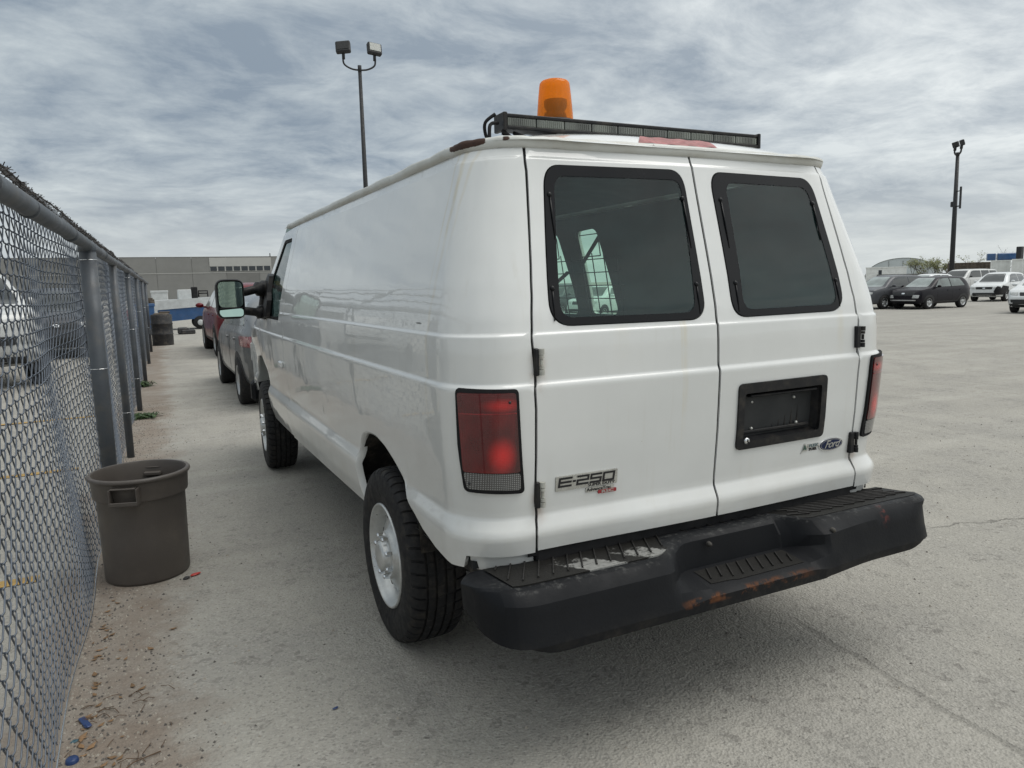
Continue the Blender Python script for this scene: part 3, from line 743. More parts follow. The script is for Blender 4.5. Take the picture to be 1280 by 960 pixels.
# door weatherstrip behind the central gap
wm = MB(); P_ = [[van_pt(u, z, 1)+Vector((0, .007, 0)) for u in (-.03, 0, .03)] for z in np.linspace(.64, 1.93, 40)]; wm.grid(P_); wm.build('door_seal', 'seam_black', van)
for s in (-1, 1):
    wm = MB(); P_ = [[van_pt(seam_u(z)+du, z, s)+VS(s)(seam_u(z)+du, z)[1]*-.007 for du in (-.03, 0, .03)] for z in np.linspace(.62, 1.93, 40)]; wm.grid(P_); wm.build('door_seal', 'seam_black', van)
    wm = MB(); P_ = [[van_pt(u_of_y(3.133+dy_+ (0 if z < 1.345 else (z-1.345)*.1)), z, s)+Vector((-s*.008, 0, 0)) for dy_ in (-.03, .03)] for z in np.linspace(.5, 1.93, 30)]; wm.grid(P_); wm.build('door_seal', 'seam_black', van)
# sill below the doors
sm_ = MB(); sm_.box((-.73, .02, .585), (.73, .12, .640), .006); sm_.box((-.735, .035, .50), (.735, .08, .59), .004); sm_.build('door_sill', 'seam_black', van)

# licence plate recess
SF = VS(1); A = lambda x, z: (u_of_x(x, z), z)
fo = roundpoly([A(.089, .870), A(.547, .870), A(.547, 1.115), A(.089, 1.115)], .022)
fi = roundpoly([A(.118, .900), A(.518, .900), A(.518, 1.078), A(.118, 1.078)], .012)
pr = patch('plate_recess', SF, fo, [fi], [.2, .3, .4, .5], [], 'black_plastic', doorR, off=.008, skirt=.012)
tm = MB(); y0, y1 = -.004, .060
def q4(a, b_, c, d_): tm.add([a, b_, c, d_], [(0, 1, 2, 3)])
rx = lambda x, z, y: Vector((x, van_pt(u_of_x(x, z), z, 1).y+y, z))
c0 = [rx(.112, .893, 0), rx(.524, .893, 0), rx(.524, 1.084, 0), rx(.112, 1.084, 0)]; c1 = [rx(.135, .915, .055), rx(.50, .915, .055), rx(.50, 1.06, .055), rx(.135, 1.06, .055)]
for i in range(4): q4(c0[i], c0[(i+1) % 4], c1[(i+1) % 4], c1[i])
q4(*c1); tm.build('recess_tub', 'black_plastic', pr)
tm = MB()
for k in range(9): xx = .17+k*.033; tm.box((xx, .040, .925), (xx+.008, .050, 1.045), .002)
tm.box((.15, .030, .918), (.49, .046, .930), .003); tm.box((.16, .002, 1.058), (.50, .030, 1.068), .003)
tm.build('plate_bracket', 'black_plastic', pr)
for xx, zz in ((.195, .935), (.425, .935), (.195, 1.035), (.41, 1.035)):
    sc_ = MB(); sc_.lathe([(0, -.004), (.005, -.003), (.006, 0), (.006, .004)], 10, 'y', (xx, .034, zz)); sc_.build('screw', 'badge_silver', pr)
lk = MB(); p, n = SF(*A(.134, .903)); lk.lathe([(0, -.008), (.010, -.008), (.012, -.004), (.013, 0)], 18, 'y', tuple(p+n*.008)); lk.build('door_lock', 'chrome', doorR)
lk = MB(); lk.box((p.x-.0015, p.y-.0185, p.z-.006), (p.x+.0015, p.y-.0155, p.z+.006)); lk.build('key_slot', 'seam_black', doorR)

# hinges
def hinge(s, z, paint, dr):
    p, n = VS(s)(seam_u(z, -.006), z); h = MB(); hm_ = .043
    w0_, w1_ = (-.009, .006) if s < 0 else (-.014, .010); h.box((p.x+w0_, p.y-.014, z-hm_), (p.x+w1_, p.y+.006, z+hm_), .003)
    ho = h.build('door_hinge', 'black_plastic', dr)
    k = MB(); xx = p.x+(.014 if s < 0 else .020)
    for a, b_, r_ in ((-.041, -.024, .0095), (-.022, -.012, .0085), (-.010, .010, .0055), (.012, .022, .0085), (.024, .041, .0095)):
        k.lathe([(0, z+a), (r_, z+a), (r_, z+b_), (0, z+b_)], 12, 'z', (xx, p.y-.012, 0), smooth=False)
    k.build('hinge_knuckle', paint, ho)
for zz in (1.250, .822): hinge(-1, zz, 'hinge_paint', doorL); hinge(1, zz, 'black_plastic', doorR)

# tail lamps
for s in (-1, 1):
    SF = VS(s); P2 = lambda a, b_: (a, b_)
    bo = roundpoly([(.812-.018, .838), (.985, .846), (.996, 1.000), (.992, 1.176), (.796, 1.172)], [.018, .02, 0, .015, .015])
    tl_ = patch('tail_lamp', SF, bo, [], list(np.arange(.81, 1.0, .02)), list(np.arange(.85, 1.17, .03)), 'black_rubber', van, off=.010, skirt=.012, margin=.01)
    rd = roundpoly([(.805, .910), (.980, .914), (.984, 1.166), (.806, 1.163)], .01)
    patch('red_lens', SF, rd, [], list(np.arange(.82, .98, .02)), list(np.arange(.93, 1.15, .02)), 'lens_red', tl_, off=.014, skirt=.006)
    cl_ = roundpoly([(.807, .852), (.972, .858), (.980, .9115), (.805, .9075)], .01)
    patch('reversing_lens', SF, cl_, [], list(np.arange(.82, .98, .02)), [.88, .89, .90], 'lens_clear', tl_, off=.013, skirt=.005)
    ln = roundpoly([(.807, 1.098), (.981, 1.100), (.981, 1.104), (.807, 1.102)], 0)
    patch('lens_ridge', SF, ln, [], [.85, .9, .94], [], 'tail_red', tl_, off=.0155, skirt=.003)
    for (uu, zz_k) in ((.826, 1.135), (.962, .876)):
        p, n = SF(uu, zz_k); q = n.to_track_quat('Z', 'Y').to_matrix().to_4x4(); lv = MB(); lv.lathe([(0, .003), (.004, .002), (.005, 0)], 8)
        sk = MB(); sk.add([p+n*.0145+q @ Vector(v) for v in lv.v], lv.f, True); sk.build('screw', 'badge_black', tl_)

# badges ---------------------------------------------------------------
def text_mesh(txt, size, depth=.0012, shear=0.0, bold=0.0, spacing=1.0):
    cu = bpy.data.curves.new('lettering', 'FONT'); cu.body = txt; cu.size = size; cu.extrude = depth; cu.align_x = 'CENTER'; cu.align_y = 'CENTER'; cu.shear = shear; cu.offset = bold; cu.space_character = spacing; cu.resolution_u = 3
    ob = bpy.data.objects.new('lettering', cu); COL.objects.link(ob); bpy.context.view_layer.update()
    me = bpy.data.meshes.new_from_object(ob.evaluated_get(bpy.context.evaluated_depsgraph_get()))
    bpy.data.objects.remove(ob); bpy.data.curves.remove(cu); return me
def frame_at(x, z, off=.002, s=None):
    """matrix mapping local (x right, y up, z out) onto the rear face at x, z"""
    s = 1 if x >= 0 else -1; p, n = VS(s)(u_of_x(abs(x), z), z)
    X_ = Vector((1, 0, 0)); X_ = (X_-n*X_.dot(n)).normalized(); Y_ = n.cross(X_)
    if Y_.z < 0: Y_ = -Y_
    p = p+n*off
    return Matrix(((X_.x, Y_.x, n.x, p.x), (X_.y, Y_.y, n.y, p.y), (X_.z, Y_.z, n.z, p.z), (0, 0, 0, 1)))
def put_text(name, txt, size, x, z, off, mat, parent, sx=1.0, rot=0.0, **kw):
    me = text_mesh(txt, size, **kw); me.transform(frame_at(x, z, off) @ Matrix.Rotation(rot, 4, 'Z') @ Matrix.Diagonal((sx, 1, 1, 1))); me.materials.clear(); me.materials.append(MATS[mat]); return link(name, me, parent)
def plate(name, pts, th, x, z, off, mat, parent):
    """extruded flat polygon in the local frame at x, z"""
    F_ = frame_at(x, z, off); n = len(pts); k = MB()
    vs = [F_ @ Vector((a, b_, 0)) for a, b_ in pts]+[F_ @ Vector((a*.985, b_*.985, th)) for a, b_ in pts]
    k.add(vs, [tuple(range(n, 2*n))]+[(i, (i+1) % n, n+(i+1) % n, n+i) for i in range(n)]); return k.build(name, mat, parent)
cx, cz = -.5375, .8465
bp = plate('model_badge', roundpoly([(-.119, -.0255), (.119, -.0255), (.119, .0255), (-.119, .0255)], .005), .004, cx, cz, .0005, 'badge_silver', doorL)
def strokes(segs, w_, mat, name, ox, oy, sc, parent):
    """block lettering from thick straight strokes"""
    F_ = frame_at(cx, cz, .0047); k = MB()
    for (xa, ya, xb, yb) in segs:
        L = math.hypot(xb-xa, yb-ya); ux, uy = (xb-xa)/L, (yb-ya)/L; nx, ny = -uy*w_/2, ux*w_/2; e = w_/2*.98
        P4 = [(xa-ux*e-nx, ya-uy*e-ny), (xb+ux*e-nx, yb+uy*e-ny), (xb+ux*e+nx, yb+uy*e+ny), (xa-ux*e+nx, ya-uy*e+ny)]
        P4 = [(ox+(a+b_*.12)*sc, oy+b_*sc) for a, b_ in P4]
        vs = [F_ @ Vector((a, b_, 0)) for a, b_ in P4]+[F_ @ Vector((a, b_, .0014+.00002*len(k.f))) for a, b_ in P4]
        k.add(vs, [(4, 5, 6, 7), (0, 1, 5, 4), (1, 2, 6, 5), (2, 3, 7, 6), (3, 0, 4, 7)])
    return k.build(name, mat, parent)
wq = .0070
LE = [(0, 0, .046, 0), (0, .014, .044, .014), (0, .028, .046, .028), (0, 0, 0, .028)]
LD = [(.056, .014, .061, .014)]
L2 = [(.072, .028, .114, .028), (.114, .028, .114, .014), (.114, .014, .072, .014), (.072, .014, .072, 0), (.072, 0, .114, 0)]
L5 = [(.166, .028, .126, .028), (.126, .028, .126, .014), (.126, .014, .166, .014), (.166, .014, .166, 0), (.166, 0, .126, 0)]
L0 = [(.178, .028, .220, .028), (.220, .028, .220, 0), (.220, 0, .178, 0), (.178, 0, .178, .028)]
for sg in (LE, LD, L2, L5, L0): strokes(sg, wq, 'badge_black', 'letter', -.106, -.0095, .94, bp)
put_text('lettering', 'SUPER DUTY', .0125, cx+.055, cz-.0195, .0047, 'badge_black', bp, sx=1.45, bold=.0002)
b2 = plate('stability_badge', roundpoly([(-.058, -.004), (.052, -.004), (.052, .012), (-.058, .012)], .003), .003, -.484, .806, .0005, 'badge_silver', doorL)
put_text('lettering', 'AdvanceTrac', .0155, -.490, .8105, .0036, 'badge_black', b2, sx=1.15, bold=.0002)
b3 = plate('stability_badge', roundpoly([(-.036, -.006), (.036, -.006), (.036, .006), (-.036, .006)], .002), .003, -.458, .7985, .0022, 'badge_red', doorL)
put_text('lettering', 'RSC', .0125, -.458, .7985, .0054, 'badge_silver', b3, sx=2.2, bold=.0003)
el = [(.070*math.cos(a), .0265*math.sin(a)) for a in np.linspace(0, 2*PI, 48, endpoint=False)]
ov_ = plate('oval_emblem', el, .004, .604, .829, .0005, 'chrome', doorR)
plate('emblem_field', [(a*.92, b_*.88) for a, b_ in el], .0012, .604, .829, .0046, 'badge_blue', ov_)
rg = [(a*.845, b_*.79) for a, b_ in el]; rgi = [(a*.825, b_*.75) for a, b_ in el]
k = MB(); F_ = frame_at(.604, .829, .0062); n_ = len(rg); k.add([F_ @ Vector((a, b_, 0)) for a, b_ in rg+rgi], [(i, (i+1) % n_, n_+(i+1) % n_, n_+i) for i in range(n_)]); k.build('emblem_line', 'badge_silver', ov_)
put_text('lettering', 'Ford', .044, .604, .830, .0066, 'badge_silver', ov_, sx=1.10, shear=.45, bold=.0, spacing=.86)
# flex fuel emblem: road-and-leaf triangle with lettering
b4 = plate('fuel_badge', [(-.018, -.022), (-.002, .016), (.004, .016), (.018, -.004), (.018, -.014), (-.006, -.014)], .003, .455, .832, .0005, 'badge_silver', doorR)
plate('road_symbol', [(-.009, -.012), (-.001, .011), (.003, .011), (.013, -.006), (.004, -.009), (.001, -.001)], .0012, .453, .832, .004, 'badge_green', b4)
b5 = plate('fuel_badge', roundpoly([(-.030, -.002), (.030, -.002), (.030, .013), (-.030, .013)], .002), .003, .503, .831, .0005, 'badge_silver', doorR)
put_text('lettering', 'FLEX', .0155, .503, .8367, .0036, 'badge_teal', b5, sx=1.45, bold=.0004)
put_text('lettering', 'FUEL', .0135, .505, .8215, .0012, 'badge_black', b5, sx=1.55, bold=.0006)

# roof, gutter ---------------------------------------------------------
def roof_z(x, y):
    return 1.952+.086*(1-min(1, abs(x/.80))**3)*(1-math.exp(-max(0, y-.155)/.10))*(1 if y < 3.5 else max(0, 1-((y-3.5)/.35)**2*.5))
rm_ = MB(); rows = []
for y in [.150, .17, .19, .215, .25, .30, .36, .43, .52]+list(np.arange(.62, 3.85, .14))+[3.86]:
    hw = .80
    if y < .36: c_ = max(0.0, min(1, (.36-y)/.2)); hw = .60+.2*math.sqrt(max(0, 1-c_*c_))
    rows.append([(hw*k_, y, roof_z(hw*k_*.80/hw if hw else 0, y)) for k_ in np.sin(np.linspace(-1, 1, 25)*PI/2)])
rm_.grid(rows); rm_.build('roof', 'white_van_paint', van)
path = []
for u in list(np.arange(u_of_y(3.72), 1.2, -.12))+list(np.arange(1.19, .70, -.025))+list(np.arange(.70, 0, -.05)): path.append(('L', u))
prof = [(-.004, -.022), (.009, -.020), (.014, -.008), (.016, .004), (.012, .013), (.003, .017), (-.012, .017), (-.020, .010)]
gr = []
def gut(u, s):
    p, n = VS(s)(u, 1.944); n = Vector((n.x, n.y, 0)).normalized(); up_ = Vector((0, 0, 1))
    j = .0012*math.sin(u*37)+.001*math.sin(u*91)
    kk = .35 if u > u_of_y(3.68) else 1
    return [p+n*(a*kk+.002+j)+up_*(b_*kk+.006+j) for a, b_ in prof]
for _, u in path: gr.append(gut(u, -1))
for _, u in reversed(path): gr.append(gut(u, 1))
gm = MB(); gm.grid(gr, smooth=True); gm.build('rain_gutter', 'gutter_paint', van)
# reflective patch on the roof edge
rt = MB(); rt.grid([[(x, y, roof_z(x, y)+.003+.0015*math.sin(x*70)) for x in np.linspace(-.215+j*.012, .14+j*.004, 24)] for j, y in enumerate(np.linspace(.172, .245, 6))]); rt.build('red_roof_patch', 'decal_red', van)

# windscreen, bonnet, nose (only glimpsed)
wsn = MB(); wsn.grid([[(x*(1-.10*(1-k)) if False else x*np.interp(k, [0, 1], [.78, .90]), np.interp(k, [0, 1], [3.86, 4.62])-.10*x*x*0, np.interp(k, [0, 1], [1.955, 1.26])+0) for x in np.linspace(-1, 1, 15)] for k in np.linspace(0, 1, 8)]); wsn.build('windscreen', 'cab_glass', van)
hd = MB(); hd.grid([[(x*.91, np.interp(k, [0, 1], [4.60, 5.22]), np.interp(k, [0, .7, 1], [1.265, 1.20, 1.08])+.03*(1-x*x)) for x in np.linspace(-1, 1, 15)] for k in np.linspace(0, 1, 9)]); hd.build('bonnet', 'white_van_paint', van)
nf = MB(); nf.grid([[(x*.93, 5.22-.03*abs(x)**4+.02*math.sin(k*PI), np.interp(k, [0, 1], [1.09, .52])) for x in np.linspace(-1, 1, 15)] for k in np.linspace(0, 1, 7)]); nf.build('front_fascia', 'white_van_paint', van)
gg = MB(); gg.box((-.48, 5.235, .82), (.48, 5.262, 1.02), .01)
gg.build('grille', 'black_plastic', van)
for s in (-1, 1):
    gg = MB(); gg.box((s*.74-.2, 5.22, .84), (s*.74+.2, 5.262, 1.02), .015); gg.build('headlight', 'head_lens', van)
gg = MB(); gg.box((-.96, 5.19, .46), (.96, 5.33, .66), .03); gg.build('front_bumper', 'bumper_black', van)
# interior: floor, roof lining, partition with bars, seat and pillar shapes
im = MB(); im.box((-.92, .10, .585), (.92, 3.9, .610)); im.build('cargo_floor', 'cargo_liner', van)
im = MB(); im.grid([[(x, y, roof_z(x, y)-.03) for x in np.linspace(-.74, .74, 9)] for y in (.40, 1.2, 2.2, 3.2, 3.8)]); im.build('roof_lining', 'cargo_liner', van)
im = MB(); im.add([(sx*xx, yy, zz) for yy in (3.145, 3.165) for sx, xx, zz in ((-1, .92, .61), (1, .92, .61), (1, .93, 1.35), (1, .77, 1.94), (-1, .77, 1.94), (-1, .93, 1.35))], [(5, 4, 3, 2, 1, 0), (6, 7, 8, 9, 10, 11)]); im.build('cab_partition', 'cargo_liner', van)
im = MB()
for y in np.arange(1.86, 3.1, .135): im.tube([(.905, y, 1.26), (.855, y+.03, 1.68)], .004, 5)
for y in (2.07, 2.60): im.tube([(.865, y, 1.66), (.865, y+.24, 1.66), (.845, y+.24, 1.80), (.845, y, 1.80), (.865, y, 1.66)], .004, 5)
for k_ in range(5):
    z = 1.30+k_*.085; xx = .905-(z-1.26)*.115; im.tube([(xx, 1.84, z), (xx, 3.1, z)], .0035, 5)
im.tube([(.84, 2.02, 1.80), (.86, 2.30, 1.60)], .014, 6); im.tube([(.86, 2.48, 1.56), (.86, 2.62, 1.50), (.86, 2.8, 1.50)], .014, 6)
im.build('window_grille', 'seam_black', van)

# underbody, axle, exhaust
ub = MB(); ub.box((-.80, .30, .44), (.80, 5.0, .585)); ub.box((-.50, .10, .46), (-.40, 5.0, .56)); ub.box((.40, .10, .46), (.50, 5.0, .56))
ub.build('chassis', 'underbody', van)
ub = MB(); ub.tube([(-.80, YA, .365), (.80, YA, .365)], .045, 12); ub.lathe([(0, -.13), (.09, -.11), (.15, 0), (.09, .11), (0, .13)], 16, 'y', (0, YA, .365)); ub.build('rear_axle', 'underbody', van)
ub = MB(); ub.tube([(.55, 2.2, .38), (.58, .9, .50), (.72, .4, .42), (.86, .25, .38)], .032, 10); ub.build('exhaust_pipe', 'dark_steel', van)
for s in (-1, 1):
    sp = MB(); sp.tube([(s*.62, .30, .50), (s*.62, .62, .33), (s*.62, YA, .27), (s*.62, 1.3, .33), (s*.62, 1.65, .50)], .03, 6); sp.build('leaf_spring', 'underbody', van)
ub = MB(); ub.tube([(-.80, YA+3.505, .365), (.80, YA+3.505, .365)], .04, 8); ub.build('front_axle', 'underbody', van)

# wheels ---------------------------------------------------------------
def make_wheel_meshes():
    """wheel with its axis along X, outer face at x = 0 looking to -X, tyre going to +X"""
    R, Wd = .372, .235; out = {}
    ty = MB()
    prof = [(.218, .020), (.224, .006), (.240, .0025), (.275, -.006), (.315, -.004), (.345, .004), (.358, .012), (.3645, .022)]
    ctr = [(.368, .030), (.370, .056), (.360, .0575), (.360, .0655), (.3715, .067), (.372, .092), (.362, .0935), (.362, .1015), (.372, .103), (.372, .132), (.362, .1335), (.362, .1415), (.3715, .143), (.370, .168), (.360, .1695), (.360, .1775), (.370, .179), (.368, .205)]
    prof2 = [(.3645, .213), (.358, .223), (.345, .231), (.315, .239), (.275, .241), (.240, .2325), (.224, .229), (.218, .215)]
    P_ = []; allp = prof+ctr+prof2; NB = 46
    steps = []
    for k in range(NB):
        for f, g_ in ((0, 1), (.13, 1), (.17, 0), (.96, 0)): steps.append(((k+f)/NB, g_, k))
    steps.append((1.0, 1, 0))
    for fr_, g_, k in steps:
        row = []
        for i, (r, x) in enumerate(allp):
            th = 2*PI*(fr_+(.004 if x > .12 else 0)+.25*max(0, abs(x-.1175)-.05)/NB/.06); rr = r
            if g_ and ((x < .057 and r > .350) or (x > .178 and r > .350)): rr = r-.009
            elif g_ and (.066 < x < .170 and r > .368): rr = r-(.004 if (k+int(x*60)) % 2 else .0015)
            row.append((x, rr*math.sin(th), rr*math.cos(th)))
        P_.append(row)
    ty.grid(P_, smooth=True); out['tyre'] = ty
    rim = MB()
    rp = [(.217, .030), (.221, .012), (.222, .004), (.2185, -.001), (.213, .000), (.2085, .007), (.204, .016), (.198, .022), (.190, .045), (.184, .060), (.178, .062), (.168, .052), (.150, .042), (.128, .036), (.112, .030), (.104, .020), (.100, .012), (.092, .008), (.080, .009), (.072, .008), (.066, .002), (.064, -.012), (.058, -.021), (.044, -.026), (.0, -.027)]
    nn_ = 96; P_ = []
    for k in range(nn_+1):
        th = 2*PI*k/nn_; row = []
        for r, x in rp:
            xx = x
            if .14 < r < .175:
                xx += .020*max(0, math.cos(th*8))**2
            row.append((xx, r*math.sin(th), r*math.cos(th)))
        P_.append(row)
    rim.grid(P_, smooth=True); out['rim'] = rim
    nut = MB(); nut.lathe([(.0, -.024), (.007, -.023), (.0105, -.017), (.0115, 0), (.0115, .012)], 6, 'x', smooth=False); out['wheel_nut'] = nut
    hol = MB(); hol.lathe([(0, -.001), (.019, -.0012), (.0215, .002), (.0215, .004)], 12, 'x'); out['vent_hole'] = hol
    out['hub_back'] = MB().lathe([(0, .06), (.215, .07), (.215, .20), (0, .21)], 24, 'x')
    return out
WM = make_wheel_meshes(); cache = {}
def wheel_part(nm, mat, mesh_key):
    if mesh_key not in cache:
        mb = WM[mesh_key]; o_ = mb.build(nm, mat, None, autosmooth={'tyre': 28, 'rim': 38}.get(mesh_key)); cache[mesh_key] = o_.data; bpy.data.objects.remove(o_)
    return cache[mesh_key]
def van_wheel(x, y, s, rz=0.0, flat=0):
    R = link('wheel', wheel_part('wheel', 'silver_wheel', 'rim'), van)
    R.location = (x, y, .368); R.rotation_euler = (flat, 0, rz+(0 if s < 0 else PI))
    o_ = link('tyre', wheel_part('tyre', 'tyre', 'tyre'), R)
    for k in range(8):
        a = 2*PI*(k+.5)/8; o_ = link('wheel_nut', wheel_part('wheel_nut', 'chrome', 'wheel_nut'), R); o_.location = (.005, .086*math.sin(a), .086*math.cos(a))
        o_ = link('vent_hole', wheel_part('vent_hole', 'brake_dark', 'vent_hole'), R); a = 2*PI*(k+.5)/8
        o_.location = (.0455, .148*math.sin(a), .148*math.cos(a)); o_.scale = (1, 1.0, .8) if False else (1, 1, 1)
    o_ = link('brake_drum', wheel_part('brake_drum', 'brake_dark', 'hub_back'), R)
van_wheel(-.975, YA, -1); van_wheel(.975, YA, 1); van_wheel(-.975, YA+3.505, -1, math.radians(-3)); van_wheel(.975, YA+3.505, 1, math.radians(-3))

# bumper ---------------------------------------------------------------
def bump_sec(x):
    ax = abs(x)
    def sm(a, b_, v): t_ = min(1, max(0, (v-a)/(b_-a))); return t_*t_*(3-2*t_)
    notch = sm(-.40, -.20, x)*(1-sm(.22, .33, x))
    ax = ax*(1.012 if x < 0 else 1.034); e = sm(.84, 1.005, ax)
    endy = .155*(1-math.sqrt(max(0, 1-min(1, max(0, (ax-.845)/.16))**2.4)))
    yt = -.186+.126*notch+endy*.95+(.03 if x > .2 else 0)*(1-e)
    base = dict(p0=(.07, .592), p1=(yt+.012, .616), p2=(yt-.008, .612), p3=(yt-.022, .600))
    yo = -.235+endy+(.035 if x > .3 else 0)*sm(.2, .6, x)
    o3 = (yo+.006, .578); o4 = (yo-.006, .512); o5 = (yo-.020, .462); o6 = (yo-.014, .432); o7 = (yo+.02, .424)
    n3 = (-.088, .555); n3b = (-.095, .508); n4 = (-.225, .492); n5 = (-.252, .476)
    mixp = lambda a, b_, f: (a[0]*(1-f)+b_[0]*f, a[1]*(1-f)+b_[1]*f)
    up_ = .050*sm(.80, 1.0, ax)
    P_ = [base['p0'], base['p1'], base['p2'], base['p3'], mixp(o3, n3, notch), mixp(mixp(o3, o4, .5), n3b, notch), mixp(o4, n4, notch), mixp(o5, n5, notch), (o6[0], o6[1]+up_), (o7[0], o7[1]+up_), (.05, .44+up_)]
    t_e = min(1, max(0, (ax-.935)/.070)); ins = .035*(1-math.sqrt(max(0, 1-t_e*t_e)))
    if ins > 0:
        my = sum(p[0] for p in P_)/len(P_); mz = sum(p[1] for p in P_)/len(P_)
        P_ = [(y+(my-y)*min(1, ins/.10), z+(mz-z)*min(1, ins/.11)) for y, z in P_]
    return P_
bx = sorted(set([round(v, 4) for v in np.linspace(-.975, .955, 70)]+[round(q*(.845+.16*math.sin(a))/(1.012 if q < 0 else 1.034), 4) for q in (-1, 1) for a in (.6, .8, 1.0, 1.15, 1.3, 1.42, 1.5)]+[-.9928, .9717, .22, .25, .28, .31, .33, -.38, -.35, -.30, -.26, -.22]))
bm_ = MB(); rows = [[(x, y, z) for y, z in bump_sec(x)] for x in bx]
bm_.grid(rows, smooth=True, flip=False)
nsec = len(rows[0])
bm_.add(rows[0], [tuple(range(nsec))]); bm_.add(rows[-1], [tuple(reversed(range(nsec)))])
bo_ = bm_.build('rear_bumper', 'bumper_black', van, fixn=True)
bv = bo_.modifiers.new('bevel', 'BEVEL'); bv.width = .007; bv.segments = 3; bv.limit_method = 'ANGLE'; bv.angle_limit = math.radians(26); bv.harden_normals = False
bo_.data.set_sharp_from_angle(angle=math.radians(34))
# ribbed tread pads: each rib stands proud of a base sheet
def pad(x0, x1, yfun, zf, slope, pitch, name, parent, zoff=.004, yb=.055):
    kr = MB(); k = MB(); xs_ = np.linspace(x0, x1, max(6, int((x1-x0)/.02)))
    k.grid([[(x, yfun(x)*(1-f)+yb*f, zf(x, yfun(x)*(1-f)+yb*f)+zoff) for f in (0, .33, .66, 1)] for x in xs_])
    k.grid([[(x, yfun(x), zf(x, yfun(x))+zoff-d_) for d_ in (0, .006)] for x in xs_])
    c_ = x0-(.3)
    while c_ < x1+.3:
        pts = []
        for f in np.linspace(0, 1, 9):
            y = -.24+(yb-.006+.24)*f; x = c_+(y+.1)*slope
            if x0+.012 < x < x1-.012 and y > yfun(x)+.014 and y < yb: pts.append((x, y, zf(x, y)+zoff+.003))
        if len(pts) >= 2: kr.tube(pts, .0032, 5, smooth=False)
        c_ += pitch
    o_ = k.build(name, 'step_pad', parent); r_ = kr.build('pad_ribs', 'rib_rubber', parent); r_['kind'] = 'stuff'
    return o_
zt = lambda x, y: .616+(y+.175)*-.098 if False else .6165-max(0, (y+.17))*.10
yedge = lambda x: bump_sec(x)[1][0]+.006
pad(-.905, -.205, yedge, zt, .55, .052, 'tread_pad', bo_)
pad(-.205, .255, yedge, zt, .0, .060, 'tread_pad', bo_)
pad(.255, .925, yedge, zt, -2.2, .060, 'tread_pad', bo_)
zl = lambda x, y: .4925+(y+.22)*.12
pad(-.20, .21, lambda x: -.215+.02*abs(x)*3*(x < -.1), zl, .5, .045, 'lower_tread_pad', bo_, .003, -.115)
for x, y, z in ((-.855, -.214, .535), (.355, -.215, .585), (-.12, -.105, .585)):
    k = MB(); k.lathe([(0, -.006), (.006, -.005), (.009, 0), (.010, .01)], 12, 'y', (x, y, z)); k.build('bumper_bolt', 'dark_steel', bo_)

# beacon and light bar -------------------------------------------------
lb = MB(); yb0, yb1, zb0, zb1 = .440, .490, 2.044, 2.088
def tilt(o_): pass
lb.box((-.598, yb0-.012, zb1-.008), (.592, yb1+.012, zb1+.004), .003); lb.box((-.598, yb0-.014, zb0-.006), (.592, yb1+.014, zb0+.006), .003)
lb.box((-.598, yb0+.014, zb0), (.592, yb1-.014, zb1-.006)); lb.box((-.610, yb0-.017, zb0-.010), (-.594, yb1+.017, zb1+.008), .003); lb.box((.588, yb0-.017, zb0-.010), (.602, yb1+.017, zb1+.008), .003)
lbo = lb.build('light_bar', 'black_plastic', van)
for k_ in range(10):
    a = -.592+k_*.118; k = MB(); k.box((a+.002, yb0-.008, zb0+.006), (a+.116, yb0+.013, zb1-.008), .002)
    for q in np.arange(a+.010, a+.112, .0085): k.box((q, yb0-.0100, zb0+.010), (q+.004, yb0-.0078, zb1-.012))
    k.build('bar_lens', 'bar_lens', lbo)
for xx in (-.33, .30):
    k = MB(); k.box((xx-.055, .44, 1.995), (xx+.055, .50, 2.045), .003); k.build('bar_foot', 'grey_bracket', lbo)
cb = MB()
for pts in ([(-.62, .45, 2.06), (-.655, .44, 2.05), (-.665, .43, 2.00), (-.675, .42, 1.965)], [(-.63, .45, 2.09), (-.665, .46, 2.06), (-.66, .47, 2.02), (-.65, .45, 1.98), (-.668, .44, 1.955)],
            [(-.60, .46, 2.03), (-.52, .44, 1.995), (-.46, .42, 2.02), (-.38, .44, 2.00), (-.33, .5, 2.02)], [(-.61, .44, 2.035), (-.56, .43, 2.00), (-.50, .43, 1.985), (-.42, .45, 2.005), (-.36, .46, 2.03)],
            [(-.60, .45, 2.035), (-.58, .42, 1.99), (-.575, .40, 1.965)], [(-.56, .45, 2.03), (-.50, .40, 2.0), (-.40, .40, 1.99)]):
    cb.tube(catmull(pts, 6), .0065, 6)
cb.build('cable', 'black_rubber', lbo)
bc = (-.300, .60); BZ = .022
k = MB(); k.lathe([(.0, 2.08), (.074, 2.08), (.076, 2.09), (.076, 2.112), (.070, 2.120), (0, 2.120)], 32, 'z', (*bc, 0)); k.lathe([(0, 2.0), (.05, 2.0), (.05, 2.085), (0, 2.085)], 16, 'z', (*bc, 0)); bco = k.build('beacon', 'dark_steel', van)
k = MB(); k.lathe([(.070, 2.112), (.0705, 2.13), (.068, 2.16), (.064, 2.20), (.060, 2.232), (.058, 2.243), (.052, 2.250), (.036, 2.255), (.0, 2.2565)], 40, 'z', (*bc, 0)); k.v = [(v[0], v[1], 2.112+(v[2]-2.112)*1.12) for v in k.v]; k.build('beacon_dome', 'beacon_glass', bco)
k = MB(); k.lathe([(0, 2.115), (.040, 2.118), (.046, 2.135), (.040, 2.150), (.02, 2.156), (.012, 2.175), (0, 2.178)], 20, 'z', (*bc, 0)); k.lathe([(0.0, 2.135), (.03, 2.15), (.045, 2.175), (.045, 2.20), (.03, 2.195), (.01, 2.16)], 12, 'z', (bc[0]+.01, bc[1]+.012, 0)); k.build('reflector', 'dark_steel', bco)

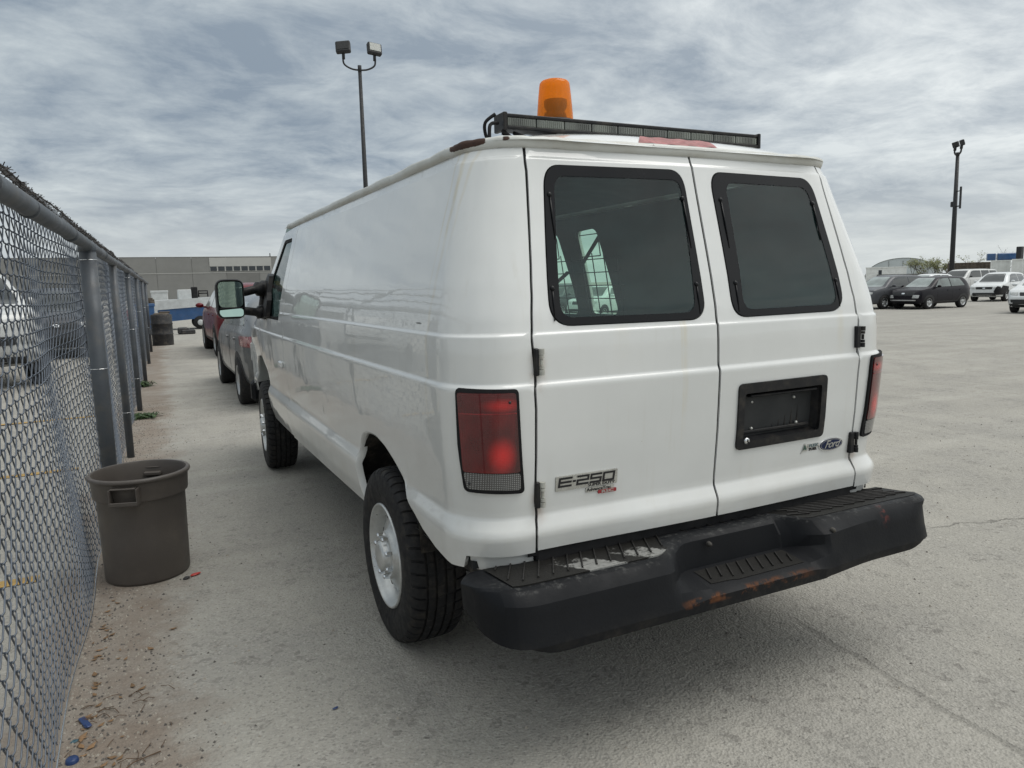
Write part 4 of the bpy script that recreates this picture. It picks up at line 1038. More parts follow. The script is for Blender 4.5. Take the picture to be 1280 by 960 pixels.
# door mirror, door handle ---------------------------------------------
sail = MB(); P2_ = [(3.70, 1.30), (4.22, 1.27), (4.16, 1.42), (4.02, 1.56), (3.93, 1.62), (3.83, 1.60), (3.78, 1.48), (3.70, 1.42)]
vs = [van_pt(u_of_y(y), z, -1)+Vector((-.002, 0, 0)) for y, z in P2_]+[van_pt(u_of_y(y), z, -1)+Vector((-.035, 0, 0)) for y, z in P2_]; n_ = len(P2_)
sail.add(vs, [tuple(range(n_, 2*n_))]+[(i, (i+1) % n_, n_+(i+1) % n_, n_+i) for i in range(n_)])
mir = sail.build('door_mirror', 'black_plastic', van, fixn=True)
am = MB()
am.tube(catmull([(-.95, 3.95, 1.50), (-1.02, 3.90, 1.505), (-1.12, 3.87, 1.485), (-1.20, 3.86, 1.48)], 5), [.070]*3+[.055]*3+[.032]*5+[.026]*5, 10); am.tube(catmull([(-.95, 3.95, 1.335), (-1.02, 3.90, 1.33), (-1.12, 3.87, 1.345), (-1.20, 3.86, 1.345)], 5), [.065]*3+[.050]*3+[.032]*5+[.024]*5, 10)
am.tube([(-.95, 3.96, 1.31), (-.95, 3.96, 1.53)], .05, 8)
am.build('mirror_arm', 'black_plastic', mir)
def rr_shape(cx_, cz_, w_, h_, r, n=5): return roundpoly([(cx_-w_/2, cz_-h_/2), (cx_+w_/2, cz_-h_/2), (cx_+w_/2, cz_+h_/2), (cx_-w_/2, cz_+h_/2)], r, n)
mc = (-1.225, 1.437); sh = MB()
secs = [(3.78, .190, .285, .06), (3.765, .180, .272, .055), (3.785, .168, .262, .05)]; back = [(3.80, .196, .290, .06), (3.86, .198, .290, .07), (3.92, .170, .26, .08), (3.945, .12, .19, .06)]
ring = [[(x, y, z) for x, z in rr_shape(mc[0], mc[1], w_, h_, r)] for y, w_, h_, r in (list(reversed(secs))+back)]
ring = [r_+[r_[0]] for r_ in ring]; sh.grid(ring); sh.add(ring[-1][:-1], [tuple(range(len(ring[-1])-1))]); sh.build('mirror_housing', 'black_plastic', mir, fixn=True)
def mirror_pane(nm, zc, h_, yaw, pit):
    k = MB(); P3 = rr_shape(0, 0, .164, h_, .035 if h_ > .1 else .025); q = Matrix.Rotation(yaw, 3, 'Z') @ Matrix.Rotation(pit, 3, 'X')
    k.add([q @ Vector((x, 0, z))+Vector((mc[0], 3.778, zc)) for x, z in P3], [tuple(range(len(P3)))]); k.build(nm, 'mirror_glass', mir)
mirror_pane('mirror_glass', 1.470, .185, math.radians(-9), math.radians(2)); mirror_pane('wide_angle_glass', 1.338, .060, math.radians(-9), math.radians(-14))
k = MB(); k.box((mc[0]-.083, 3.772, 1.368), (mc[0]+.083, 3.79, 1.376), .002); k.build('mirror_divider', 'black_plastic', mir)
k = MB(); p, n = VS(-1)(u_of_y(3.27), .99); k.box((p.x-.018, 3.20, .965), (p.x+.004, 3.33, 1.005), .008); k.build('door_handle', 'white_van_paint', van)
# small scars in the side panel
for y, z, hgt in ((3.12, .98, .04), (2.02, .84, .055), (.40, 1.368, .006)):
    k = MB(); p, n = VS(-1)(u_of_y(y), z); wd = .006 if hgt > .01 else .07
    k.grid([[van_pt(u_of_y(y+wd*a*(1-abs(b_)*.7)), z+hgt*.5*b_, -1)+Vector((-.0012, 0, 0)) for a in (-.5, .5)] for b_ in np.linspace(-1, 1, 7)]); k.build('paint_chip', 'seam_black' if hgt > .01 else 'grey_bracket', van)
print('van done', round(time.time()-T0, 1))
exec_env = None
# ------------------------------------------------------------------ FENCE
FX = lambda y: -2.188+.0225*y
fence = thing('chain_link_fence', 'galvanised chain-link fence with steel posts and barbed wire along its top', 'fence', (0, 0, 0))
post_y = [-4.2, -1.05, 3.10, 5.55, 8.55, 12.0, 15.6, 19.2]
def ripple(y, z):
    return .020*math.sin(y*1.9+.6)*math.sin(z*1.7)+.012*math.sin(y*4.3+z*2.2)+.012*math.exp(-((y-1.2)/.7)**2)*math.sin(z*3.4+.5)
for i, y in enumerate(post_y):
    pr_ = .046 if i < 3 else .032; k = MB(); x = FX(y)+.045; lean = (.0, .0, .02, -.01, .015, 0, .01, 0)[i]
    k.tube([(x, y, -.02), (x, y+lean*.5, .9), (x, y+lean, 1.775)], pr_, 20); po = k.build('fence_post', 'fence_pipe', fence)
    k = MB(); k.lathe([(0, 1.815), (.03, 1.81), (pr_+.004, 1.79), (pr_+.005, 1.755), (pr_+.0005, 1.75)], 20, 'z', (x, y+lean, 0)); k.build('post_cap', 'fence_pipe', po)
    k = MB(); k.tube([(x, y+lean, 1.79), (x-.06, y+lean, 1.87), (x-.36, y+lean, 2.20)], [.018, .016, .012], 8); k.build('barb_arm', 'fence_pipe', po)
    for zt_ in (1.70, 1.05, .42) if i in (2, 3, 4) else (1.2,):
        k = MB(); k.lathe([(pr_+.001, zt_-.002), (pr_+.003, zt_-.001), (pr_+.003, zt_+.001), (pr_+.001, zt_+.002)], 18, 'z', (x, y, 0)); k.build('tie_wire', 'chrome', po)
ya, yb_ = -5.0, 22.4
k = MB(); k.tube([(FX(y)+.05, y, 1.785+.004*math.sin(y*.9)) for y in np.arange(ya, yb_, .4)], .033, 16); k.build('top_rail', 'fence_pipe', fence)
for y in (.30, .95, 2.2, 4.3, 7.0, 10.2):
    k = MB(); a = .06 if y == 2.2 or y > 4 else .01; k.tube([(FX(y-a)+.05, y-a, 1.785), (FX(y+a)+.05, y+a, 1.785)], .0355, 16); k.build('rail_sleeve', 'fence_pipe', fence)
# tension wire at the bottom
k = MB(); k.tube([(FX(y)+.006+ripple(y, .04), y, .045+.006*math.sin(y*3)) for y in np.arange(ya, yb_, .25)], .003, 5); k.build('tension_wire', 'chrome', fence)
# barbed strands
for j in range(3):
    k = MB(); off = .06+.105*j; ph = RNG.uniform(0, 6)
    f = lambda y, sg: (FX(y)+.02-off+.004*math.cos(y*70+sg)+.01*math.sin(y*1.3+ph), y, 1.85+off*1.08+.004*math.sin(y*70+sg)+.012*math.sin(y*1.7+ph))
    for sg in (0, PI): k.tube([f(y, sg) for y in np.arange(-.5, 14, .035)], .003, 4, smooth=False)
    k.tube([f(y, 0) for y in np.arange(-5, -.5, .2)], .005, 4); k.tube([f(y, 0) for y in np.arange(14, yb_, .3)], .006, 4)
    for y in np.arange(-.4, 12, .115):
        c_ = Vector(f(y, 0))
        for _ in range(3):
            dv = Vector(RNG.normal(size=3)).normalized()*.022; k.tube([c_-dv, c_+dv], .0024, 3, smooth=False)
    k.build('barbed_strand', 'barbed_wire', fence)
# woven mesh, one stuff part for each bay
def weave(y0, y1, fine, rad, name):
    D = .098; A_ = D/4; zs0, zs1 = .035, 1.85; ncol = int((y1-y0)/(D/2)); nh = int((zs1-zs0)/(D/2)); V = []; F = []; ns = 4 if fine else 3
    ang = np.arange(ns)*2*PI/ns+PI/4; ca, sa = np.cos(ang), np.sin(ang); base = 0
    for c_ in range(ncol):
        yc = y0+(c_+.5)*D/2; pts = []
        for h in range(nh+1):
            sg = 1 if (h+c_) % 2 else -1; z = zs0+h*D/2; dp = .0058*sg
            if fine: pts += [(sg*A_*.72, z-.0050, dp), (sg*A_*1.13, z-.0012, dp*.4), (sg*A_*1.13, z+.0012, -dp*.4), (sg*A_*.72, z+.0050, -dp)]
            else: pts += [(sg*A_*1.0, z-.004, dp), (sg*A_*1.0, z+.004, -dp)]
        pts = np.array(pts); yy = yc+pts[:, 0]+.006*np.sin(pts[:, 1]*5+yc*2); zz = pts[:, 1]+.006*np.sin(yc*2.3)
        rp = np.array([ripple(float(a), float(b_)) for a, b_ in zip(yy[::4 if fine else 2], zz[::4 if fine else 2])]); rp = np.repeat(rp, 4 if fine else 2)[:len(yy)]
        taper = np.clip((zs1-zz)/.25, 0, 1)
        P_ = np.stack([FX(yy)-.012+pts[:, 2]+rp*taper, yy, zz], 1)
        T_ = np.gradient(P_, axis=0); T_ /= np.linalg.norm(T_, axis=1, keepdims=True)
        ref = np.array([1.0, 0, 0]); N1 = ref-T_*(T_@ref)[:, None]; N1 /= np.linalg.norm(N1, axis=1, keepdims=True); N2 = np.cross(T_, N1)
        vv = P_[:, None, :]+rad*(ca[None, :, None]*N1[:, None, :]+sa[None, :, None]*N2[:, None, :]); m_ = len(P_); V.append(vv.reshape(-1, 3))
        ii = np.arange(m_-1)[:, None]*ns; kk_ = np.arange(ns)[None, :]; k2 = (np.arange(ns)+1) % ns; k2 = k2[None, :]
        F.append((np.stack([ii+kk_, ii+k2, ii+ns+k2, ii+ns+kk_], -1).reshape(-1, 4)+base)); base += m_*ns
    V = np.concatenate(V); F = np.concatenate(F); me = bpy.data.meshes.new(name)
    me.vertices.add(len(V)); me.vertices.foreach_set('co', V.ravel()); me.loops.add(F.size); me.loops.foreach_set('vertex_index', F.ravel().astype(np.int32))
    me.polygons.add(len(F)); me.polygons.foreach_set('loop_start', np.arange(0, F.size, 4, dtype=np.int32)); me.polygons.foreach_set('use_smooth', np.ones(len(F), bool)); me.update(calc_edges=True)
    me.materials.append(MATS['fence_wire']); tag(link(name, me, fence), kind='stuff')
weave(-3.6, -.3, False, .0021, 'wire_mesh'); weave(-.3, 3.1, True, .0027, 'wire_mesh'); weave(3.1, 5.55, True, .0027, 'wire_mesh')
for a, b_ in ((5.55, 8.55), (8.55, 12.0), (12.0, 15.6), (15.6, 19.2), (19.2, 22.3)): weave(a, b_, False, .0027, 'wire_mesh')
print('fence done', round(time.time()-T0, 1))

# ------------------------------------------------------------------ bins and litter
def rubbish_can(loc, rz, label, mat='can_plastic', sc=1.0, group=None):
    t_ = thing('rubbish_bin', label, 'bin', loc, rz, 'plastic bins along the fence'); t_.scale = (sc, sc, sc*.935)
    k = MB(); rb, rt_ = .233, .246
    prof = [(0, .012), (rb-.03, .010), (rb-.012, .0), (rb-.002, .006), (rb+.002, .02), (.239, .30), (rt_-.004, .53), (rt_-.001, .537), (rt_+.012, .541), (rt_+.014, .55), (rt_+.019, .648), (rt_+.022, .655), (rt_+.031, .660), (rt_+.0345, .668), (rt_+.033, .679), (rt_+.026, .685), (rt_+.012, .684), (rt_+.007, .672), (rt_+.004, .60), (rt_-.010, .53), (.229, .28), (rb-.008, .03), (rb-.02, .022), (0, .022)]
    k.lathe(prof, 72); k.build('bin_body', mat, t_, autosmooth=50)
    for hs in (1, -1):
        h = MB(); R_ = rt_+.013
        for yy in (-.076, .069): h.box((R_-.012, yy, .536), (R_+.052, yy+.007, .640), .002)
        h.box((R_+.044, -.076, .538), (R_+.054, .076, .562), .003); h.box((R_-.010, -.076, .534), (R_+.050, .076, .542), .002); h.box((R_-.012, -.074, .632), (R_+.032, .061, .642), .003)
        q = Matrix.Rotation(0 if hs > 0 else PI, 4, 'Z'); h.v = [tuple(q @ Vector(v)) for v in h.v]; h.build('handle', mat, t_)
        q2 = MB(); q2.box((rt_-.030, -.05, .585), (rt_+.006, .05, .612), .006); q2.v = [tuple(q @ Vector(v)) for v in q2.v]; q2.build('inner_grip', mat, t_)
    return t_
rubbish_can((-1.893, 2.318, 0), math.radians(-107), 'open brown plastic rubbish bin standing against the fence beside the van', sc=.885)
rubbish_can((-2.02, 17.5, 0), 0, 'grey plastic bin standing behind the far end of the fence', 'fence_pipe', 1.1)
# black drum by the end of the fence
dr_ = thing('drum', 'dark plastic drum with scrap on its lid standing at the far end of the fence', 'drum', (-1.37, 21.75, 0))
k = MB(); k.lathe([(0, 0), (.28, 0), (.285, .03), (.285, .30), (.30, .32), (.285, .34), (.285, .60), (.30, .62), (.285, .64), (.285, .86), (.27, .89), (.255, .89), (.25, .86), (0, .86)], 28); k.build('drum_shell', 'drum_plastic', dr_)
k = MB(); k.box((-.2, -.2, .86), (.22, .16, .93), .03); k.box((-.05, -.1, .92), (.25, .1, .97), .02); k.build('rusty_scrap', 'rust_wall', dr_)
# litter
def blob_mesh(seed, sx, sy, sz, n=8):
    rg = random.Random(seed); k = MB(); P_ = []
    for i in range(5):
        ph = PI*i/4; P_.append([(sx*math.sin(ph)*math.cos(2*PI*j/n)*rg.uniform(.8, 1.2), sy*math.sin(ph)*math.sin(2*PI*j/n)*rg.uniform(.8, 1.2), sz*(1-math.cos(ph))*.5*rg.uniform(.9, 1.1)) for j in range(n)])
    P_ = [r_+[r_[0]] for r_ in P_]; k.grid(P_, smooth=False); return k
def litter(name, label, cat, loc, mb, mat, rz=0):
    o_ = mb.build(name, mat); o_.location = loc; o_.rotation_euler = (0, 0, rz); tag(o_, label, cat); return o_
litter('plastic_scrap', 'small red plastic scrap on the ground right of the brown bin', 'litter', (-1.672, 2.13, .002), blob_mesh(1, .032, .012, .012), 'red_plastic', .5)
litter('dark_stone', 'black stone touching the red scrap beside the bin', 'stone', (-1.715, 2.10, .0), blob_mesh(2, .02, .013, .014), 'drum_plastic', .5)
litter('bottle_cap', 'round blue plastic cap at the foot of the fence in the corner', 'litter', (-2.128, .615, 0), MB().lathe([(0, .014), (.016, .014), (.019, .010), (.020, 0)], 16), 'blue_plastic')
k = MB(); k.box((-.011, -.04, 0), (.011, .04, .005), .002); k.box((-.008, -.05, .003), (.004, -.02, .009), .002)
litter('plastic_strip', 'flat blue plastic strip lying by the fence foot', 'litter', (-2.105, .84, .004), k, 'blue_plastic', .35)
litter('glass_shard', 'teal glass shard near the foot of the fence', 'litter', (-2.13, .735, .0), blob_mesh(6, .014, .010, .006), 'teal_glass', .4)
litter('blue_scrap', 'tiny blue scrap out on the open asphalt behind the van', 'litter', (-1.303, .505, .002), blob_mesh(7, .012, .006, .004), 'blue_plastic', .4)
tw = MB(); RT = random.Random(5)
for _ in range(46):
    x, y = -2.10+RT.gauss(.08, .075), RT.uniform(.35, 1.0); a = RT.uniform(0, PI); L = RT.uniform(.015, .07)
    p0 = Vector((x-math.cos(a)*L/2, y-math.sin(a)*L/2, .004)); p1 = Vector((x, y, .010)); p2 = Vector((x+math.cos(a+.3)*L/2, y+math.sin(a+.3)*L/2, .004)); tw.tube([p0, p1, p2], .0013, 4)
tw.tube([(-2.03, .42, .004), (-1.95, .50, .010), (-1.87, .53, .005)], .0022, 5); tw.tube([(-1.99, .455, .006), (-1.985, .52, .008)], .0016, 4)
tag(tw.build('twigs', 'dry_twig'), 'dry brown twigs and stalks scattered at the foot of the fence', 'twigs', kind='stuff')
lf = MB()
for _ in range(60):
    x, y = -2.12+abs(RT.gauss(.0, .09)), RT.uniform(.3, 2.0); a = RT.uniform(0, 2*PI); s_ = RT.uniform(.006, .018)
    vs = [Vector((math.cos(a+q)*s_*w_, math.sin(a+q)*s_*w_, z_)) + Vector((x, y, .002)) for q, w_, z_ in ((0, 1.4, .004), (PI/2, .6, .001), (PI, 1.3, .006), (3*PI/2, .6, .002))]
    lf.add(vs, [(0, 1, 2, 3)])
tag(lf.build('leaf_litter', 'dead_leaf'), 'brown leaf scraps lying in the dirt along the fence', 'leaf litter', kind='stuff')
# loose stones: many tiny, joined
M('stone_pale', (.33, .30, .255), .9, var=.25, scale=40); M('stone_dark', (.11, .10, .09), .9, var=.3, scale=40)
for nm_, mt, cnt, sz in (('pale_gravel', 'stone_pale', 3200, .0050), ('dark_gravel', 'stone_dark', 2200, .0046)):
    k = MB(); rg = random.Random(hash(mt) % 100 if False else (3 if 'pale' in mt else 4))
    for _ in range(cnt):
        if rg.random() < .75: y = .15+rg.random()**1.6*9; x = FX(y)+abs(rg.gauss(.08, .20))
        else: y = rg.uniform(-.6, 7); x = rg.uniform(-2.1, 6)
        if math.hypot(x+1.898, y-2.352) < .26: continue
        s_ = sz*rg.uniform(.5, 1.7)*(1.3 if rg.random() < .06 else 1); a = rg.uniform(0, 2*PI); ca_, sa_ = math.cos(a)*s_, math.sin(a)*s_
        vs = [(x+ca_, y+sa_, 0), (x-sa_*.8, y+ca_*.8, 0), (x-ca_*.9, y-sa_*.9, 0), (x+sa_*.9, y-ca_*.9, 0), (x+ca_*.3, y+sa_*.3, s_*rg.uniform(.6, 1.1)), (x-ca_*.35, y-sa_*.3, s_*rg.uniform(.5, .9))]
        k.add(vs, [(0, 1, 4), (1, 5, 4), (1, 2, 5), (2, 3, 5), (3, 4, 5), (3, 0, 4)])
    tag(k.build(nm_, mt), ('pale' if 'pale' in mt else 'dark')+' loose stone chips scattered over the asphalt and verge', 'gravel', kind='stuff')
# weeds
def weed(x, y, r, hgt, n, label, seed):
    rg = random.Random(seed); t_ = thing('weed', label, 'plant', (x, y, 0), 0, 'weeds along the fence foot'); k = MB(); k2 = MB()
    for i in range(n):
        a = rg.uniform(0, 2*PI); L = rg.uniform(.4, 1)*r; h_ = rg.uniform(.3, 1)*hgt*(1-.4*L/r); w_ = rg.uniform(.006, .014)
        ox, oy = rg.gauss(0, r*.3), rg.gauss(0, r*.3); d_ = Vector((math.cos(a), math.sin(a), 0)); sd_ = Vector((-d_.y, d_.x, 0))*w_; o0 = Vector((ox, oy, 0))
        P_ = [[o0-sd_*.5, o0+sd_*.5], [o0+d_*L*.35+Vector((0, 0, h_))-sd_, o0+d_*L*.35+Vector((0, 0, h_))+sd_], [o0+d_*L*.8+Vector((0, 0, h_*.75))-sd_*.8, o0+d_*L*.8+Vector((0, 0, h_*.7))+sd_*.8], [o0+d_*L+Vector((0, 0, h_*.4)), o0+d_*L+Vector((0, 0, h_*.38))]]
        (k if i % 2 else k2).grid(P_, smooth=False)
    k.build('leaf_blades', 'weed_green', t_); k2.build('leaf_blades', 'weed_dark', t_)
weed(-1.90, 7.95, .20, .07, 170, 'low green weed clump by the fence nearer the van', 21); weed(-1.93, 11.35, .19, .12, 150, 'taller green weed clump further back at the fence foot', 22)

# ------------------------------------------------------------------ CARS
def subdiv_mesh(mb, lv=2):
    me = bpy.data.meshes.new('tmp'); me.from_pydata(mb.v, [], mb.f); me.update()
    import bmesh
    bm = bmesh.new(); bm.from_mesh(me); bmesh.ops.remove_doubles(bm, verts=bm.verts, dist=1e-5); bmesh.ops.recalc_face_normals(bm, faces=bm.faces); bm.to_mesh(me); bm.free()
    ob = bpy.data.objects.new('tmp', me); COL.objects.link(ob); md = ob.modifiers.new('s', 'SUBSURF'); md.levels = lv; md.render_levels = lv
    bpy.context.view_layer.update(); dg = bpy.context.evaluated_depsgraph_get()
    out = bpy.data.meshes.new_from_object(ob.evaluated_get(dg)); bpy.data.objects.remove(ob); out.polygons.foreach_set('use_smooth', [True]*len(out.polygons)); return out
def car_wheel(R_, Wd, alloy, detail):
    ty = MB(); ty.lathe([(R_*.62, .0), (R_*.70, -.008), (R_*.88, -.006), (R_*.97, .008), (R_, .03), (R_, Wd-.03), (R_*.97, Wd), (R_*.6, Wd)], 36, 'x')
    rm = MB(); n = 60; P_ = []
    prof = [(R_*.62, .002), (R_*.60, -.004), (R_*.57, .012), (R_*.50, .030), (R_*.36, .020), (R_*.2, .012), (R_*.14, .004), (0, .002)]
    for k_ in range(n+1):
        th = 2*PI*k_/n; gap_ = .05*(max(0, -math.cos(th*5))**.7)
        P_.append([(x+(gap_ if R_*.25 < r < R_*.55 else 0), r*math.sin(th), r*math.cos(th)) for r, x in prof])
    rm.grid(P_); return ty, rm
def build_car(name, label, cat, loc, rz, spec, group=None, ):
    t_ = thing(name, label, cat, loc, rz, group or ('cars parked about the lot' if cat == 'car' else None)); t_.scale = (spec.get('scale', 1),)*3; L = spec['L']; W2 = spec['W']/2; top = spec['top']; belt = spec['belt']; zs = spec.get('sill', .24)
    ty_, tz = zip(*top); by, bz = zip(*belt); st = sorted(set(ty_) | set(by) | {-L/2, L/2}); st = [v for v in st if -L/2 <= v <= L/2]
    dens = []
    for a, b_ in zip(st[:-1], st[1:]):
        n = max(1, int((b_-a)/.35)); dens += [a+(b_-a)*i/n for i in range(n)]
    st = dens+[st[-1]]; rows = []
    for y in st:
        e = min(1, (L/2-abs(y))/.55); hw = W2*(1-.20*(1-e)**2.2); T_ = float(np.interp(y, ty_, tz)); B_ = min(float(np.interp(y, by, bz)), T_-.01)
        lo = zs+(.16*(1-min(1, (L/2-abs(y))/.25))); gh = T_-B_; tw_ = hw-.03-gh*spec.get('tumble', .42) if gh > .06 else hw-.10
        tw_ = max(tw_, .3); m1 = lo+(B_-lo)*.35; m2 = lo+(B_-lo)*.72
        half = [(0, lo), (hw*.8, lo), (hw-.03, lo+.04), (hw, m1), (hw-.004, m2), (hw-.022, B_-.015), (hw-.05 if gh > .06 else hw-.06, B_+min(.012, gh*.4)), (tw_+.03, T_-min(.06, gh*.5)), (tw_-.12, T_-.006), (0, T_+.008)]
        rows.append([(x, y, z) for x, z in half]+[(-x, y, z) for x, z in reversed(half[1:-1])])
    rows = [r_+[r_[0]] for r_ in rows]; mb = MB(); mb.grid(rows); n = len(rows[0])-1
    mb.add(rows[0][:-1], [tuple(range(n))]); mb.add(rows[-1][:-1], [tuple(reversed(range(n)))])
    me = subdiv_mesh(mb, 2); me.materials.clear(); me.materials.append(MATS[spec['paint']]); body = link('body', me, t_)
    bvh = BVHTree.FromPolygons([v.co for v in me.vertices], [tuple(p.vertices) for p in me.polygons])
    def proj(poly, mode, nm, mat, off=.006, parent=t_, step=.09):
        def SFp(a, b_):
            if mode in ('L', 'R'):
                sx = -1 if mode == 'L' else 1; org = Vector((sx*3, a, b_)); dr = Vector((-sx, 0, 0))
            elif mode == 'T': org = Vector((a, b_, 3)); dr = Vector((0, 0, -1))
            else:
                sy = 1 if mode == 'F' else -1; org = Vector((a, sy*5, b_)); dr = Vector((0, -sy, 0))
            h, nn, ix, ds = bvh.ray_cast(org, dr)
            if h is None:
                h, nn, ix, ds = bvh.find_nearest(org+dr*(2.1 if mode in 'LR' else 3))
            if nn.dot(dr) > 0: nn = -nn
            return h.copy(), nn.copy()
        P_ = np.array(poly); us = np.arange(P_[:, 0].min(), P_[:, 0].max(), step); vs_ = np.arange(P_[:, 1].min(), P_[:, 1].max(), step)
        return patch(nm, SFp, poly, [], us, vs_, mat, parent, off=off, skirt=off*1.5, step=step, margin=step*.3)
    wy = spec['wy']; wr = spec['wr']
    for sd_, S_ in (('L', -1), ('R', 1)):
        for i, poly in enumerate(spec['side_win']): proj(roundpoly(poly, .04, 3), sd_, 'side_window', spec.get('swmat', 'car_glass'))
        for y in wy:
            a_ = [(y+(wr+.065)*math.cos(a), wr+(wr+.06)*math.sin(a)) for a in np.linspace(-.25, PI+.25, 18)]
            proj([(p_[0], max(p_[1], zs+.02)) for p_ in a_], sd_, 'wheel_arch', 'plastic_trim', .004)
        if spec.get('clad'): proj([(wy[0]+wr, zs+.03), (wy[1]-wr, zs+.03), (wy[1]-wr, zs+.15), (wy[0]+wr, zs+.15)], sd_, 'sill_cladding', 'plastic_trim', .008)
        if spec.get('handles', 1):
            for y in spec.get('door_y', []):
                bz_ = float(np.interp(y, by, bz))-.12; proj([(y, bz_), (y+.17, bz_), (y+.17, bz_+.03), (y, bz_+.03)], sd_, 'door_handle', spec['paint'], .02)
        for y in spec.get('seams', []):
            bz_ = float(np.interp(y, by, bz)); proj([(y-.006, zs+.15), (y+.006, zs+.15), (y+.006, bz_), (y-.006, bz_)], sd_, 'door_seam', 'seam_black', .002)
    for k_, mat in (('screen', spec.get('screenmat', 'windscreen_pale')), ):
        proj(roundpoly(spec[k_], .06, 3), 'F', 'windscreen', mat)
    if 'rear_win' in spec: proj(roundpoly(spec['rear_win'], .06, 3), 'B', 'rear_window', spec.get('rwmat', 'car_glass'))
    for nm, mode, poly, mat, off in spec['bits']:
        for mir_ in ((1, -1) if nm.startswith('*') else (1,)):
            pp = [(a*mir_, b_) for a, b_ in poly]; pp = pp if mir_ > 0 else pp[::-1]
            proj(roundpoly(pp, .02, 3), mode, nm.strip('*'), mat, off, step=.07)
    ty, rm = car_wheel(wr, .22, 1, 1); tm_ = None
    for y in wy:
        for S_ in (-1, 1):
            if tm_ is None: w_ = rm.build('wheel', spec.get('wheelmat', 'alloy'), t_); q_ = ty.build('tyre', 'tyre', w_); tm_ = (w_.data, q_.data)
            else: w_ = link('wheel', tm_[0], t_); q_ = link('tyre', tm_[1], w_)
            w_.location = (S_*(W2+.004), y, wr); w_.rotation_euler = (0, 0, 0 if S_ < 0 else PI)
    if spec.get('mirrors', 1):
        for S_ in (-1, 1):
            k = MB(); my, mz = spec['mirror']; k.lathe([(0, -.09), (.06, -.08), (.085, -.02), (.085, .04), (.05, .085), (0, .09)], 14, 'y', (0, 0, 0)); k.v = [(S_*(W2+.09)+v[0]*1.15, my+v[1]*.7, mz+v[2]*.75) for v in k.v]
            k.tube([(S_*(W2-.06), my, mz-.05), (S_*(W2+.06), my, mz-.02)], .022, 6); k.build('door_mirror', spec.get('mirmat', spec['paint']), t_)
    return t_
SUV = dict(L=4.6, W=1.82, tumble=.40, top=[(-2.3, .95), (-2.24, 1.06), (-2.15, 1.22), (-1.88, 1.60), (-1.6, 1.66), (-.6, 1.70), (.2, 1.69), (.62, 1.60), (1.28, 1.14), (1.5, 1.09), (2.05, .99), (2.24, .86), (2.3, .70)],
    belt=[(-2.3, .90), (-2.15, 1.05), (0, 1.06), (1.2, 1.04), (2.1, .94), (2.3, .66)], wy=(-1.33, 1.37), wr=.345,
    side_win=[[(-1.95, 1.17), (-1.55, 1.13), (-1.55, 1.52), (-1.70, 1.50)], [(-1.48, 1.13), (-.55, 1.12), (-.55, 1.58), (-1.40, 1.56)], [(-.48, 1.12), (.95, 1.10), (.45, 1.52), (.15, 1.58), (-.48, 1.59)]],
    screen=[(-.66, 1.12), (.66, 1.12), (.50, 1.60), (-.50, 1.60)], rear_win=[(-.58, 1.18), (.58, 1.18), (.47, 1.54), (-.47, 1.54)], seams=(-.52, .82), door_y=(-1.25, -.25), mirror=(.85, 1.16), clad=1)
def spec(base, **kw): d_ = dict(base); d_.update(kw); return d_
front_bits = lambda grl='plastic_trim': [('grille', 'F', [(-.42, .72), (.42, .72), (.46, .86), (-.46, .86)], grl, .010), ('*headlight', 'F', [(.50, .74), (.80, .76), (.80, .86), (.50, .86)], 'head_lens', .012), ('lower_grille', 'F', [(-.62, .34), (.62, .34), (.60, .52), (-.60, .52)], 'plastic_trim', .008), ('*tail_lamp', 'B', [(.52, .95), (.80, .95), (.80, 1.10), (.52, 1.10)], 'tail_red', .012), ('badge', 'F', [(-.07, .76), (.07, .76), (.07, .82), (-.07, .82)], 'chrome', .02)]
def dirpx(x, y=345.0):
    a = (x-640)/FPX; b_ = -(y-480)/FPX; v = fwd+r2*a+u2*b_; h = math.hypot(v.x, v.y); return (v.x/h, v.y/h)
def at_px(px, D_, _=0):
    d_ = dirpx(px); return (CAM_LOC.x+d_[0]*D_, CAM_LOC.y+d_[1]*D_, 0)
def facing(dx_, dy_): return math.atan2(-dx_, dy_)               # local +Y points along (dx, dy)
# 1 grey SUV half behind the van, 2 black compact SUV
build_car('parked_suv', 'graphite grey SUV parked nearest behind the right edge of the van', 'car', at_px(1111, 37.5), facing(-1, .02), spec(SUV, scale=.86, paint='paint_graphite', bits=front_bits()))
VEN = spec(SUV, L=4.05, W=1.77, top=[(-2.02, .95), (-1.97, 1.08), (-1.90, 1.20), (-1.70, 1.50), (-1.45, 1.565), (-.5, 1.59), (.1, 1.575), (.45, 1.49), (1.0, 1.12), (1.2, 1.06), (1.75, .97), (1.96, .86), (2.02, .70)], belt=[(-2.02, .88), (-1.9, 1.02), (0, 1.0), (1.0, .99), (1.8, .90), (2.02, .66)], wy=(-1.24, 1.27), wr=.325,
    side_win=[[(-1.42, 1.10), (-.42, 1.08), (-.42, 1.47), (-1.20, 1.45)], [(-.36, 1.08), (.78, 1.06), (.35, 1.42), (.05, 1.47), (-.36, 1.48)]], swmat='side_pale', screen=[(-.62, 1.08), (.62, 1.08), (.48, 1.50), (-.48, 1.50)], rear_win=[(-.55, 1.10), (.55, 1.10), (.46, 1.42), (-.46, 1.42)], seams=(-.40, .68), door_y=(-1.1, -.2), mirror=(.72, 1.10))
